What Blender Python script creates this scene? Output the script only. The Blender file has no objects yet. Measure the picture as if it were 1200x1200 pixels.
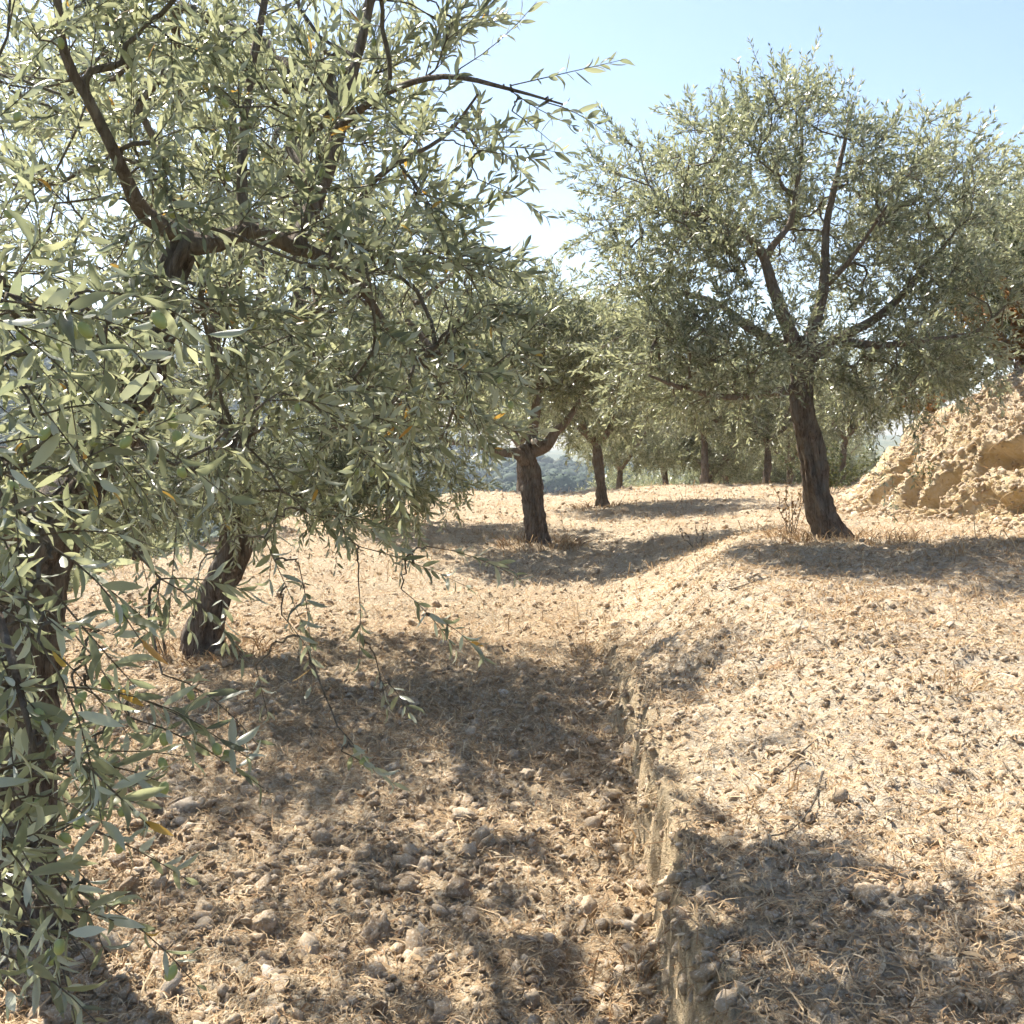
import bpy, math
import numpy as np
from mathutils import Matrix, Vector

# ------------------------------------------------------------------ camera, sky, sun, exposure
S = bpy.context.scene
COL = S.collection
CAM_H = 1.55
PITCH = math.atan(100 / 1200)
FPX = 1200.0
cam_d = bpy.data.cameras.new('camera')
cam_d.sensor_fit = 'HORIZONTAL'; cam_d.sensor_width = 36; cam_d.lens = 36.0
cam_d.clip_start = 0.05; cam_d.clip_end = 5000
cam = bpy.data.objects.new('camera', cam_d); COL.objects.link(cam)
cam.location = (0, 0, CAM_H); cam.rotation_euler = (math.pi / 2 - PITCH, 0, 0)
S.camera = cam

SUN_AZ, SUN_EL = math.radians(40), math.radians(50)      # azimuth: from +Y towards -X
w = bpy.data.worlds.new('World'); S.world = w; w.use_nodes = True
nt = w.node_tree; bg = nt.nodes['Background']
sky = nt.nodes.new('ShaderNodeTexSky'); sky.sky_type = 'NISHITA'; sky.sun_disc = False
sky.sun_elevation = SUN_EL; sky.sun_rotation = -SUN_AZ
sky.air_density = 1.0; sky.dust_density = 1.1; sky.ozone_density = 1.6; sky.altitude = 300
nt.links.new(sky.outputs[0], bg.inputs[0]); bg.inputs[1].default_value = 0.078
sd = bpy.data.lights.new('sun', 'SUN'); sd.energy = 4.9; sd.angle = math.radians(0.55); sd.color = (1.0, 0.95, 0.865)
sun = bpy.data.objects.new('sun', sd); COL.objects.link(sun)
to_sun = Vector((-math.sin(SUN_AZ) * math.cos(SUN_EL), math.cos(SUN_AZ) * math.cos(SUN_EL), math.sin(SUN_EL)))
sun.rotation_euler = to_sun.to_track_quat('Z', 'Y').to_euler()
S.view_settings.view_transform = 'Standard'; S.view_settings.look = 'None'
S.view_settings.gamma = 1; S.view_settings.use_curve_mapping = False
S.view_settings.exposure = 1.56
S.render.engine = 'CYCLES'
S.cycles.max_bounces = 4; S.cycles.diffuse_bounces = 3; S.cycles.glossy_bounces = 2
S.cycles.transmission_bounces = 4; S.cycles.transparent_max_bounces = 4; S.cycles.volume_bounces = 0
S.cycles.use_denoising = True; S.cycles.use_adaptive_sampling = True; S.cycles.adaptive_threshold = .05

def at(px, py, Y):
    """world point seen at photograph pixel (px, py) at forward distance Y"""
    dx, dy = (px - 600) / FPX, (600 - py) / FPX
    d = np.array([dx, math.cos(PITCH) + dy * math.sin(PITCH), -math.sin(PITCH) + dy * math.cos(PITCH)])
    return d * (Y / d[1]) + np.array([0, 0, CAM_H])

def project(P):
    P = np.asarray(P, float); q = P - np.array([0, 0, CAM_H])
    f = q[:, 1] * math.cos(PITCH) - q[:, 2] * math.sin(PITCH)
    u = q[:, 1] * math.sin(PITCH) + q[:, 2] * math.cos(PITCH)
    f = np.where(f < .05, .05, f)
    return 600 + FPX * q[:, 0] / f, 600 - FPX * u / f, f

# ------------------------------------------------------------------ noise
def _h(ix, iy, iz, seed):
    n = (ix * 374761393 + iy * 668265263 + iz * 2147483647 + seed * 974634777) & 0xFFFFFFFF
    n = ((n ^ (n >> 13)) * 1274126177) & 0xFFFFFFFF
    n = ((n ^ (n >> 16)) * 2246822519) & 0xFFFFFFFF
    return ((n ^ (n >> 15)) & 0xFFFF) / 65535.0
def vnoise(x, y, z=0.0, seed=0):
    x = np.asarray(x, float); y = np.asarray(y, float) + 0 * x; z = np.asarray(z, float) + 0 * x
    ix, iy, iz = np.floor(x).astype(np.int64), np.floor(y).astype(np.int64), np.floor(z).astype(np.int64)
    fx, fy, fz = x - ix, y - iy, z - iz
    fx, fy, fz = [t * t * t * (t * (t * 6 - 15) + 10) for t in (fx, fy, fz)]
    r = 0
    for a in (0, 1):
        wx = fx if a else 1 - fx
        for b in (0, 1):
            wy = fy if b else 1 - fy
            for c in (0, 1):
                wz = fz if c else 1 - fz
                r = r + wx * wy * wz * _h(ix + a, iy + b, iz + c, seed)
    return r * 2 - 1
def fbm(x, y, z=0.0, seed=0, oct=4, gain=.5):
    r, a = 0, 1.0
    x = np.asarray(x, float); y = np.asarray(y, float); z = np.asarray(z, float)
    for i in range(oct):
        r = r + a * vnoise(x, y, z, seed + i * 17); a *= gain
        x, y, z = x * 2.03 + 1.7, y * 2.03 - 3.1, z * 2.03 + .9
    return r
def sstep(a, b, x):
    t = np.clip((np.asarray(x, float) - a) / (b - a), 0, 1); return t * t * (3 - 2 * t)

# ------------------------------------------------------------------ mesh helpers
def mesh_np(name, V, faces, mat=None, attrs=None, smooth=False):
    """faces: list of (n,k) int arrays"""
    me = bpy.data.meshes.new(name)
    V = np.asarray(V, np.float32)
    me.vertices.add(len(V)); me.vertices.foreach_set('co', V.ravel())
    faces = [np.asarray(f, np.int32) for f in faces if len(f)]
    loops = np.concatenate([f.ravel() for f in faces])
    sizes = np.concatenate([np.full(len(f), f.shape[1], np.int32) for f in faces])
    starts = np.concatenate([[0], np.cumsum(sizes)[:-1]]).astype(np.int32)
    me.loops.add(len(loops)); me.loops.foreach_set('vertex_index', loops)
    me.polygons.add(len(sizes)); me.polygons.foreach_set('loop_start', starts)
    if smooth:
        me.polygons.foreach_set('use_smooth', np.ones(len(sizes), bool))
    me.update(calc_edges=True)
    for k, a in (attrs or {}).items():
        at_ = me.attributes.new(k, 'FLOAT', 'POINT'); at_.data.foreach_set('value', np.asarray(a, np.float32))
    if mat: me.materials.append(mat)
    return me
def obj(name, me, parent=None, label=None, cat=None, group=None, kind=None, loc=None):
    o = bpy.data.objects.new(name, me); COL.objects.link(o)
    if parent: o.parent = parent
    if loc is not None: o.location = loc
    tag(o, label, cat, group, kind); return o
def tag(o, label=None, cat=None, group=None, kind=None):
    for k, v in (('label', label), ('category', cat), ('group', group), ('kind', kind)):
        if v: o[k] = v
    return o
def copy_tree(o, parent=None):
    c = o.copy(); COL.objects.link(c); c.parent = parent
    for ch in list(o.children): copy_tree(ch, c)
    return c
class Bag:
    """collects vertex / face arrays"""
    def __init__(s): s.V, s.F, s.A, s.n = [], {}, [], 0
    def add(s, V, faces, a=None):
        V = np.asarray(V, float)
        for f in faces:
            f = np.asarray(f)
            if len(f): s.F.setdefault(f.shape[1], []).append(f + s.n)
        s.V.append(V); s.A.append(np.zeros(len(V)) if a is None else np.broadcast_to(a, (len(V),))); s.n += len(V)
    def mesh(s, name, mat, smooth=False, attr='tint'):
        return mesh_np(name, np.concatenate(s.V), [np.concatenate(f) for f in s.F.values()], mat,
                       {attr: np.concatenate(s.A)}, smooth)
def unit(v):
    v = np.asarray(v, float); return v / np.maximum(np.linalg.norm(v, axis=-1, keepdims=True), 1e-9)
def resample(P, step, R=None):
    """Catmull-Rom through P"""
    P = np.asarray(P, float); Q = np.vstack([2 * P[0] - P[1], P, 2 * P[-1] - P[-2]])
    out, rr = [], []
    R = np.ones(len(P)) if R is None else np.asarray(R, float)
    for i in range(len(P) - 1):
        a, b, c, d = Q[i:i + 4]; n = max(2, int(np.linalg.norm(c - b) / step))
        t = (np.arange(n) / n)[:, None]
        out.append(.5 * ((2 * b) + (-a + c) * t + (2 * a - 5 * b + 4 * c - d) * t ** 2 + (-a + 3 * b - 3 * c + d) * t ** 3))
        rr.append(R[i] + (R[i + 1] - R[i]) * t[:, 0])
    out.append(P[-1:]); rr.append(R[-1:])
    return np.vstack(out), np.concatenate(rr)
def tube(P, R, sides, rough=0.0, seed=0, cap=True, flare=0.0, lobes=0.0):
    P = np.asarray(P, float); n = len(P)
    T = unit(np.gradient(P, axis=0)); U = np.zeros((n, 3)); ref = np.array([1., .13, 0]) if abs(T[0][0]) < .9 else np.array([0, 1., 0])
    for i in range(n):
        u = ref - T[i] * ref.dot(T[i]); u /= np.linalg.norm(u) + 1e-9; U[i] = u; ref = u
    W = np.cross(T, U); a = np.arange(sides) * 2 * math.pi / sides
    ca, sa = np.cos(a), np.sin(a)
    D = U[:, None] * ca[None, :, None] + W[:, None] * sa[None, :, None]
    rad = np.repeat(np.asarray(R, float)[:, None], sides, 1)
    if rough or flare or lobes:
        s = np.concatenate([[0], np.cumsum(np.linalg.norm(np.diff(P, axis=0), axis=1))])[:, None]
        A = a[None, :] + .9 * s                                     # twisted ridges
        if rough:
            rad = rad * (1 + rough * fbm(2.2 * np.cos(A) + 10, 2.2 * np.sin(A), s * 2.2, seed, 4, .6))
            rad = rad * (1 + .75 * rough * vnoise(6 * np.cos(A), 6 * np.sin(A), s * 1.6, seed + 5)) * (1 + .45 * rough * np.abs(vnoise(2 * np.cos(A), 2 * np.sin(A), s * 5, seed + 6)))
        if lobes: rad = rad * (1 + lobes * (np.sin(A * 3 + seed) * .6 + np.sin(A * 5 + 2 * seed) * .4))
        if flare: rad = rad * (1 + flare * np.exp(-s / .16) * (1 + .45 * np.sin(a[None, :] * 4 + seed) + .3 * np.sin(a[None, :] * 7 + 2 * seed)))
    V = P[:, None] + D * rad[:, :, None]
    i, j = np.meshgrid(np.arange(n - 1), np.arange(sides), indexing='ij')
    j2 = (j + 1) % sides
    F = np.stack([i * sides + j, i * sides + j2, (i + 1) * sides + j2, (i + 1) * sides + j], -1).reshape(-1, 4)
    V = V.reshape(-1, 3); faces = [F]
    if cap:
        V = np.vstack([V, P[-1] + T[-1] * R[-1] * .25]); k = len(V) - 1; o = (n - 1) * sides
        jj = np.arange(sides); faces.append(np.stack([o + jj, o + (jj + 1) % sides, np.full(sides, k)], -1))
    return V, faces
def thin_tubes(C, R0, R1, sides=3):
    """C: (m,k,3) curves -> joined thin tubes, vectorised"""
    m, k, _ = C.shape
    T = unit(np.gradient(C, axis=1)); ref = np.broadcast_to(np.array([.37, .62, .69]), T.shape)
    U = unit(np.cross(T, ref)); W = np.cross(T, U)
    a = np.arange(sides) * 2 * math.pi / sides
    r = (R0 + (R1 - R0) * np.linspace(0, 1, k))[None, :, None, None] if np.isscalar(R0) else (R0[:, None] + (R1 - R0)[:, None] * np.linspace(0, 1, k))[:, :, None, None]
    V = C[:, :, None] + r * (U[:, :, None] * np.cos(a)[:, None] + W[:, :, None] * np.sin(a)[:, None])
    b = (np.arange(m) * k * sides)[:, None, None]
    i, j = np.arange(k - 1)[None, :, None], np.arange(sides)[None, None, :]; j2 = (j + 1) % sides
    F = np.stack(np.broadcast_arrays(b + i * sides + j, b + i * sides + j2, b + (i + 1) * sides + j2, b + (i + 1) * sides + j), -1).reshape(-1, 4)
    return V.reshape(-1, 3), [F]

# ------------------------------------------------------------------ materials
def new_mat(name):
    m = bpy.data.materials.new(name); m.use_nodes = True
    t = m.node_tree; b = t.nodes['Principled BSDF']; return m, t, b
def nd(t, kind, **kw):
    n = t.nodes.new(kind)
    for k, v in kw.items():
        if k.startswith('i_'): n.inputs[k[2:].replace('_', ' ')].default_value = v
        else: setattr(n, k, v)
    return n
def ramp(t, src, stops):
    r = nd(t, 'ShaderNodeValToRGB'); e = r.color_ramp.elements
    while len(e) < len(stops): e.new(.5)
    for el, (p, c) in zip(e, stops): el.position = p; el.color = (*c, 1)
    t.links.new(src, r.inputs[0]); return r.outputs[0]
def noise(t, scale, detail=5, rough=.6, vec=None, dist=0):
    n = nd(t, 'ShaderNodeTexNoise'); n.inputs['Scale'].default_value = scale; n.inputs['Detail'].default_value = detail
    n.inputs['Roughness'].default_value = rough; n.inputs['Distortion'].default_value = dist
    if vec is not None: t.links.new(vec, n.inputs['Vector'])
    return n.outputs[0]
def mix(t, fac, a, b, mode='MIX'):
    n = nd(t, 'ShaderNodeMix', data_type='RGBA', blend_type=mode)
    for s, v in ((0, fac), (6, a), (7, b)):
        if isinstance(v, (int, float)): n.inputs[s].default_value = v
        elif isinstance(v, tuple): n.inputs[s].default_value = (*v, 1)
        else: t.links.new(v, n.inputs[s])
    return n.outputs[2]
def math_n(t, op, a, b=0.0):
    n = nd(t, 'ShaderNodeMath', operation=op)
    for s, v in ((0, a), (1, b)):
        if isinstance(v, (int, float)): n.inputs[s].default_value = v
        else: t.links.new(v, n.inputs[s])
    return n.outputs[0]
def bump(t, b, h, strength, dist):
    n = nd(t, 'ShaderNodeBump'); n.inputs['Strength'].default_value = strength; n.inputs['Distance'].default_value = dist
    t.links.new(h, n.inputs['Height']); t.links.new(n.outputs[0], b.inputs['Normal'])
def attr(t, name):
    return nd(t, 'ShaderNodeAttribute', attribute_name=name).outputs['Fac']
def pos(t): return nd(t, 'ShaderNodeNewGeometry').outputs['Position']

def soil_material(name, dark, mid, pale, ochre):
    m, t, b = new_mat(name); P = pos(t)
    c = ramp(t, noise(t, 9, 8, .72, P), [(.33, dark), (.49, mid), (.60, mid), (.72, pale)])
    spk = ramp(t, noise(t, 55, 4, .7, P), [(.46, (0, 0, 0)), (.62, (1, 1, 1))])
    c = mix(t, spk, c, pale)
    patch = ramp(t, noise(t, 1.7, 4, .6, P), [(.45, (0, 0, 0)), (.68, (1, 1, 1))])
    f = math_n(t, 'MULTIPLY', patch, .55); c = mix(t, f, c, ochre)
    pl = ramp(t, noise(t, 28, 5, .7, P), [(.40, (.1, .1, .1)), (.60, (1, 1, 1))])
    c = mix(t, math_n(t, 'MULTIPLY', math_n(t, 'MULTIPLY', attr(t, 'pale'), pl), .8), c, (.66, .57, .44))
    ru = ramp(t, noise(t, 5.5, 5, .7, P), [(.64, (0, 0, 0)), (.70, (1, 1, 1))])
    c = mix(t, math_n(t, 'MULTIPLY', math_n(t, 'MULTIPLY', attr(t, 'pale'), ru), .75), c, (.34, .165, .065))
    cl = ramp(t, noise(t, 14, 5, .7, P), [(.3, (.3, .3, .3)), (.6, (1, 1, 1))])
    f2 = math_n(t, 'MULTIPLY', math_n(t, 'MULTIPLY', attr(t, 'clay'), cl), .8); c = mix(t, f2, c, (.56, .44, .275))
    t.links.new(c, b.inputs['Base Color']); b.inputs['Roughness'].default_value = .95; b.inputs['Specular IOR Level'].default_value = .15
    h = math_n(t, 'ADD', math_n(t, 'ADD', noise(t, 40, 6, .75, P), math_n(t, 'MULTIPLY', noise(t, 11, 5, .8, P), 2.2)), math_n(t, 'MULTIPLY', noise(t, 160, 3, .7, P), .5))
    bump(t, b, h, .9, .022)
    return m
M_SOIL = soil_material('soil', (.21, .14, .083), (.39, .288, .175), (.59, .50, .365), (.37, .235, .12))
def clay_material():
    m, t, b = new_mat('clay'); P = pos(t)
    c = ramp(t, noise(t, 3.2, 8, .7, P, .6), [(.28, (.35, .235, .115)), (.44, (.51, .38, .205)), (.58, (.58, .46, .30)), (.72, (.66, .57, .43))])
    spk = ramp(t, noise(t, 26, 5, .7, P), [(.50, (0, 0, 0)), (.64, (1, 1, 1))])
    c = mix(t, math_n(t, 'MULTIPLY', spk, .7), c, (.60, .52, .40))
    gy = ramp(t, noise(t, .9, 3, .6, P), [(.42, (0, 0, 0)), (.6, (1, 1, 1))])
    c = mix(t, math_n(t, 'MULTIPLY', gy, math_n(t, 'MULTIPLY', attr(t, 'tint'), .9)), c, (.44, .34, .24))
    t.links.new(c, b.inputs['Base Color']); b.inputs['Roughness'].default_value = .95; b.inputs['Specular IOR Level'].default_value = .1
    bump(t, b, noise(t, 22, 8, .75, P), .9, .05); return m
M_CLAY = clay_material()
def stone_material(name, stops, use_obj=False):
    m, t, b = new_mat(name); P = pos(t)
    v = nd(t, 'ShaderNodeObjectInfo').outputs['Alpha'] if use_obj else attr(t, 'tint')
    c = ramp(t, v, stops)
    c = mix(t, math_n(t, 'MULTIPLY', noise(t, 45, 6, .7, P), .7), c, (.30, .215, .14), 'MIX')
    c = mix(t, ramp(t, noise(t, 130, 3, .6, P), [(.5, (0, 0, 0)), (.66, (.8, .8, .8))]), c, (.60, .52, .41))
    t.links.new(c, b.inputs['Base Color']); b.inputs['Roughness'].default_value = .93; b.inputs['Specular IOR Level'].default_value = .2
    bump(t, b, noise(t, 90, 6, .75, P), .8, .012); return m
STONES = [(0, (.29, .20, .12)), (.35, (.42, .315, .20)), (.6, (.49, .38, .25)), (.85, (.56, .45, .32)), (1, (.74, .66, .54))]
M_STONE = stone_material('stone', STONES); M_STONE_O = stone_material('clod', STONES, True)
def simple_attr_mat(name, stops, rough=.8, transl=0.0, spec=.25):
    m, t, b = new_mat(name)
    c = ramp(t, attr(t, 'tint'), stops); t.links.new(c, b.inputs['Base Color'])
    b.inputs['Roughness'].default_value = rough; b.inputs['Specular IOR Level'].default_value = spec
    if transl:
        tr = nd(t, 'ShaderNodeBsdfTranslucent'); t.links.new(c, tr.inputs[0]); mx = nd(t, 'ShaderNodeMixShader'); mx.inputs[0].default_value = transl
        t.links.new(b.outputs[0], mx.inputs[1]); t.links.new(tr.outputs[0], mx.inputs[2]); t.links.new(mx.outputs[0], t.nodes['Material Output'].inputs[0])
    return m
M_STRAW = simple_attr_mat('straw', [(0, (.24, .135, .065)), (.3, (.40, .26, .135)), (.65, (.55, .40, .23)), (1, (.70, .57, .39))], .7, .25)
M_DRY = simple_attr_mat('dry_weed', [(0, (.16, .10, .06)), (.5, (.33, .21, .11)), (1, (.46, .34, .19))], .8, .2)
M_WEED = simple_attr_mat('weed_leaf', [(0, (.06, .08, .035)), (1, (.16, .175, .08))], .6, .3)
M_RUST = simple_attr_mat('brown_leaf', [(0, (.17, .09, .035)), (.5, (.30, .15, .05)), (1, (.20, .17, .07))], .7, .3)
def bark_material(name, dark, light):
    m, t, b = new_mat(name)
    tc = nd(t, 'ShaderNodeTexCoord').outputs['Object']
    mp = nd(t, 'ShaderNodeMapping'); mp.inputs['Scale'].default_value = (1, 1, .22); t.links.new(tc, mp.inputs[0])
    n1 = noise(t, 38, 7, .72, mp.outputs[0], 1.2); n2 = noise(t, 9, 4, .6, tc)
    c = ramp(t, n1, [(.36, dark), (.52, tuple((a + c_) / 2 for a, c_ in zip(dark, light))), (.68, light)])
    c = mix(t, ramp(t, n2, [(.45, (0, 0, 0)), (.7, (.7, .7, .7))]), c, (.20, .185, .16))
    t.links.new(c, b.inputs['Base Color']); b.inputs['Roughness'].default_value = .92; b.inputs['Specular IOR Level'].default_value = .15
    bump(t, b, n1, 1.0, .03); return m
M_BARK = bark_material('bark', (.06, .042, .03), (.30, .235, .18))
M_BRANCH = bark_material('branch_bark', (.12, .082, .056), (.34, .265, .20))
M_TWIG = bark_material('twig_bark', (.12, .085, .055), (.30, .25, .18))
def leaf_material(name, top, under, fresh):
    m, t, b = new_mat(name)
    tint = attr(t, 'tint'); geo = nd(t, 'ShaderNodeNewGeometry')
    v = math_n(t, 'MINIMUM', tint, 1.0)
    tp = mix(t, v, tuple(x * .72 for x in top), tuple(x * 1.35 for x in fresh))
    un = mix(t, v, tuple(x * .82 for x in under), tuple(x * 1.12 for x in under))
    c = mix(t, geo.outputs['Backfacing'], tp, un)
    yel = math_n(t, 'GREATER_THAN', tint, 1.5)
    yc = mix(t, math_n(t, 'MULTIPLY', math_n(t, 'SUBTRACT', tint, 1.5), 2.0), (.44, .37, .10), (.47, .225, .045)); c = mix(t, yel, c, yc)
    t.links.new(c, b.inputs['Base Color']); b.inputs['Roughness'].default_value = .34; b.inputs['Specular IOR Level'].default_value = .55
    tr = nd(t, 'ShaderNodeBsdfTranslucent')
    tc = mix(t, yel, mix(t, v, (.26, .29, .155), (.55, .55, .30)), (.58, .35, .07)); t.links.new(tc, tr.inputs[0])
    mx = nd(t, 'ShaderNodeMixShader'); mx.inputs[0].default_value = .37
    t.links.new(b.outputs[0], mx.inputs[1]); t.links.new(tr.outputs[0], mx.inputs[2]); t.links.new(mx.outputs[0], t.nodes['Material Output'].inputs[0])
    return m
M_LEAF = leaf_material('olive_leaf', (.072, .088, .058), (.43, .435, .335), (.165, .172, .088))
def plain(name, col, rough=.5, spec=.4):
    m, t, b = new_mat(name); P = nd(t, 'ShaderNodeTexCoord').outputs['Object']
    c = mix(t, noise(t, 60, 3, .6, P), tuple(x * .85 for x in col), tuple(min(1, x * 1.15) for x in col))
    t.links.new(c, b.inputs['Base Color']); b.inputs['Roughness'].default_value = rough; b.inputs['Specular IOR Level'].default_value = spec; return m
M_OLIVE = plain('olive_fruit', (.30, .325, .12), .42)
M_CUT = plain('cut_wood', (.50, .42, .33), .85, .1)
def far_material():
    m, t, b = new_mat('far_foliage')
    c = ramp(t, attr(t, 'tint'), [(0, (.020, .036, .018)), (.5, (.040, .062, .026)), (.8, (.075, .092, .045)), (1, (.12, .125, .07))])
    t.links.new(c, b.inputs['Base Color']); b.inputs['Roughness'].default_value = .8; b.inputs['Specular IOR Level'].default_value = .2; return m
M_FAR = far_material()
def hill_material():
    m, t, b = new_mat('hill_ground'); P = pos(t)
    c = ramp(t, noise(t, .09, 7, .65, P), [(.35, (.045, .062, .03)), (.52, (.085, .095, .045)), (.66, (.20, .17, .10))])
    t.links.new(c, b.inputs['Base Color']); b.inputs['Roughness'].default_value = .95; return m
M_HILL = hill_material()

# ------------------------------------------------------------------ terrain shape
def edge_x(y): return np.interp(y, [0, 5, 9.8, 14, 18, 22, 26, 60, 400], [-4.7, -4.5, -3.95, -3.35, -2.75, -1.3, 1.6, 24, 120])
def step_x(y):
    return np.interp(y, [0, 1.5, 2.66, 3.2, 4.04, 4.9, 5.6, 6.6, 8.45, 11], [.40, .42, .47, .515, .575, .59, .61, .64, .70, .80])
def step_h(y): return np.interp(y, [0, 2.6, 4, 5.2, 6.2, 7.2, 8.5], [.33, .33, .30, .23, .13, .05, .0])
def bank_h(y): return np.interp(y, [0, 2, 4, 6.4, 8.2, 9.6, 12, 15], [.40, .42, .47, .57, .53, .42, .22, .08])
def H(x, y, detail=True):
    x = np.asarray(x, float); y = np.asarray(y, float)
    z = np.interp(y, [0, 8, 12, 17, 23, 30, 60], [0, .02, .14, .17, .07, -1.2, -6]) + 0 * x
    wob = .045 * vnoise(y * 2.3, x * 0 + 3, 0, 5) + .03 * vnoise(y * 6.1, x * 0 + 9, 0, 6) + .022 * vnoise(y * 15, x * 9, 0, 8) + .016 * vnoise(y * 34, x * 26, 0, 9)
    d = x - (step_x(y) + wob * np.clip(step_h(y) * 4, 0, 1))
    wid = np.interp(y, [0, 4, 7, 9, 12], [.038, .042, .09, .4, 2.0]) * (1 + .7 * np.clip(vnoise(y * 3.1, x * 0 + 5, 0, 15), -.5, 1))
    s = sstep(-wid, wid * .6, d)
    fw = np.interp(y, [0, 4, 6.4, 9, 12], [1.3, 1.1, .75, 1.5, 3.5])
    z = z + step_h(y) * s + (bank_h(y) - step_h(y)) * sstep(-.05, 1, d / fw) + .03 * np.clip(d, 0, 4) * sstep(0, .5, d)
    z = z - .025 * np.exp(-((d + .22) / .16) ** 2) * np.clip(step_h(y) * 3, 0, 1)             # gully at the foot of the cut
    t = np.clip(edge_x(y) + .25 * vnoise(y * .6, x * .3, 0, 31) - x, 0, None)
    z = z - np.where(t < 400, (np.sqrt(t * t + .36) - .6) * .62 * np.exp(-t / 9) + 3.0 * (1 - np.exp(-t / 7)) + .10 * np.minimum(t, 130), 0)
    z = z + 62 * sstep(70, 330, t) + 4 * fbm(x * .012, y * .012, 0, 44, 3) * sstep(20, 120, t)
    z = z + .035 * fbm(x * .9, y * .9, 0, 2, 3)
    if detail:
        near = 1 / (1 + (y / 9) ** 2)
        low = 1 - s
        z = z + (.016 * (1 - np.abs(fbm(x * 7, y * 7, 0, 11, 2))) + .012 * np.abs(fbm(x * 17, y * 17, 0, 12, 2))) * (.45 + .55 * low) * (.65 + .35 * near)
        z = z + .013 * fbm(x * 30, y * 30, 0, 13, 2) * (.35 + .65 * near) + .022 * fbm(x * 3.5, y * 3.5, 0, 14, 5, .68)
    return z
def cutness(x, y):
    d = x - step_x(y); return np.exp(-((d + .01) / .09) ** 2) * np.clip(step_h(y) * 4, 0, 1)

# near terrace: a sheet whose rows widen with distance
ny, nx = 400, 640
yy = .9 * (44 / .9) ** (np.arange(ny) / (ny - 1))
ss = np.linspace(-1, 1, nx)
ss = np.sign(ss) * np.abs(ss) ** 1.15
Y = np.repeat(yy[:, None], nx, 1); X = ss[None, :] * (.62 * Y + 1.4)
tq = X - step_x(Y); X = step_x(Y) + tq * (1 - .72 * np.exp(-(tq / .22) ** 2) * (Y < 9))       # finer columns along the cut
Z = H(X, Y)
i, j = np.meshgrid(np.arange(ny - 1), np.arange(nx - 1), indexing='ij')
Fq = np.stack([i * nx + j, i * nx + j + 1, (i + 1) * nx + j + 1, (i + 1) * nx + j], -1).reshape(-1, 4)
obj('terrace_ground', mesh_np('terrace_ground', np.stack([X, Y, Z], -1).reshape(-1, 3), [Fq], M_SOIL, {'clay': cutness(X, Y).ravel(), 'pale': (sstep(.0, .25, X - step_x(Y)) * (1 - sstep(8.0, 9.5, Y)) + .35 * sstep(7, 10, Y)).ravel()}, True), kind='structure')
# wide ground sheet: lower slope, valley and the hill across it
gx = np.concatenate([np.linspace(-600, -60, 70), np.linspace(-55, 55, 70), np.linspace(60, 600, 70)]); gy = np.concatenate([np.linspace(-60, -5, 14), np.linspace(-3, 60, 60), np.linspace(66, 900, 90)])
X2, Y2 = np.meshgrid(gx, gy); Z2 = H(X2, Y2, False)
ins = (np.abs(X2) < .62 * Y2 + 2.5) & (Y2 > -.5) & (Y2 < 46)
Z2 = np.where(ins, Z2 - .5, Z2 - .03); Z2 = np.where((Y2 < 2) & (Y2 > -4) & (np.abs(X2) < 8), Z2 - .5, Z2)
Z2 = Z2 + np.where((X2 > 7) & (Y2 < 60), .0, 0)
n2x, n2y = len(gx), len(gy)
i, j = np.meshgrid(np.arange(n2y - 1), np.arange(n2x - 1), indexing='ij')
Fq = np.stack([i * n2x + j, i * n2x + j + 1, (i + 1) * n2x + j + 1, (i + 1) * n2x + j], -1).reshape(-1, 4)
obj('hillside', mesh_np('hillside', np.stack([X2, Y2, Z2], -1).reshape(-1, 3), [Fq], M_HILL, None, True), kind='structure')

# earth bank on the right, with hollows under small overhangs
def foot_x(y): return np.interp(y, [0, 6, 9, 11, 13, 15, 18, 22, 26, 34], [4.9, 4.75, 4.55, 4.35, 4.45, 5.0, 6.1, 7.6, 9.2, 13])
prof_s = np.array([-.7, -.35, 0, .3, .55, .85, 1.2, 1.7, 2.6, 4.5, 9])
prof_z = np.array([-.15, .03, .16, .45, .85, 1.25, 1.55, 1.85, 2.15, 2.55, 3.4])
u = np.concatenate([np.linspace(3.5, 7.9, 40), np.linspace(8, 16, 440), np.linspace(16.1, 33, 150)])
nu, nv = len(u), 230
v = np.concatenate([np.linspace(-.7, 1.9, 170), np.linspace(1.93, 9, 60)])
U, Vv = np.meshgrid(u, v, indexing='ij')
bh = .86 + .14 * vnoise(U * .35, 0 * U, 0, 71)
BX = foot_x(U) + Vv; BY = U + 0 * Vv
BZ = H(foot_x(U) - .2, U, False) + np.interp(Vv, prof_s, prof_z) * bh
steep = sstep(-.45, .35, Vv) * (1 - sstep(1.2, 2.2, Vv))
nrm = np.array([-.80, -.12, .58])
hol = fbm(U * .95 + 3, BZ * 1.5, 0, 73, 3)
wx, wz = U + .25 * fbm(U * 2, BZ * 2, 0, 76, 2), BZ + .2 * fbm(U * 2, BZ * 2, 5, 77, 2)
disp = .20 * fbm(U * .8, BZ * .9, Vv * .5, 72, 3) - .40 * sstep(.30, .48, hol) + .07 * fbm(wx * 1.6, wz * 2.2, 0, 74, 5, .62) + .03 * fbm(wx * 6, wz * 8, 0, 75, 4, .7) + .035 * fbm(wx * 13, wz * 15, 0, 78, 3, .7)
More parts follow.
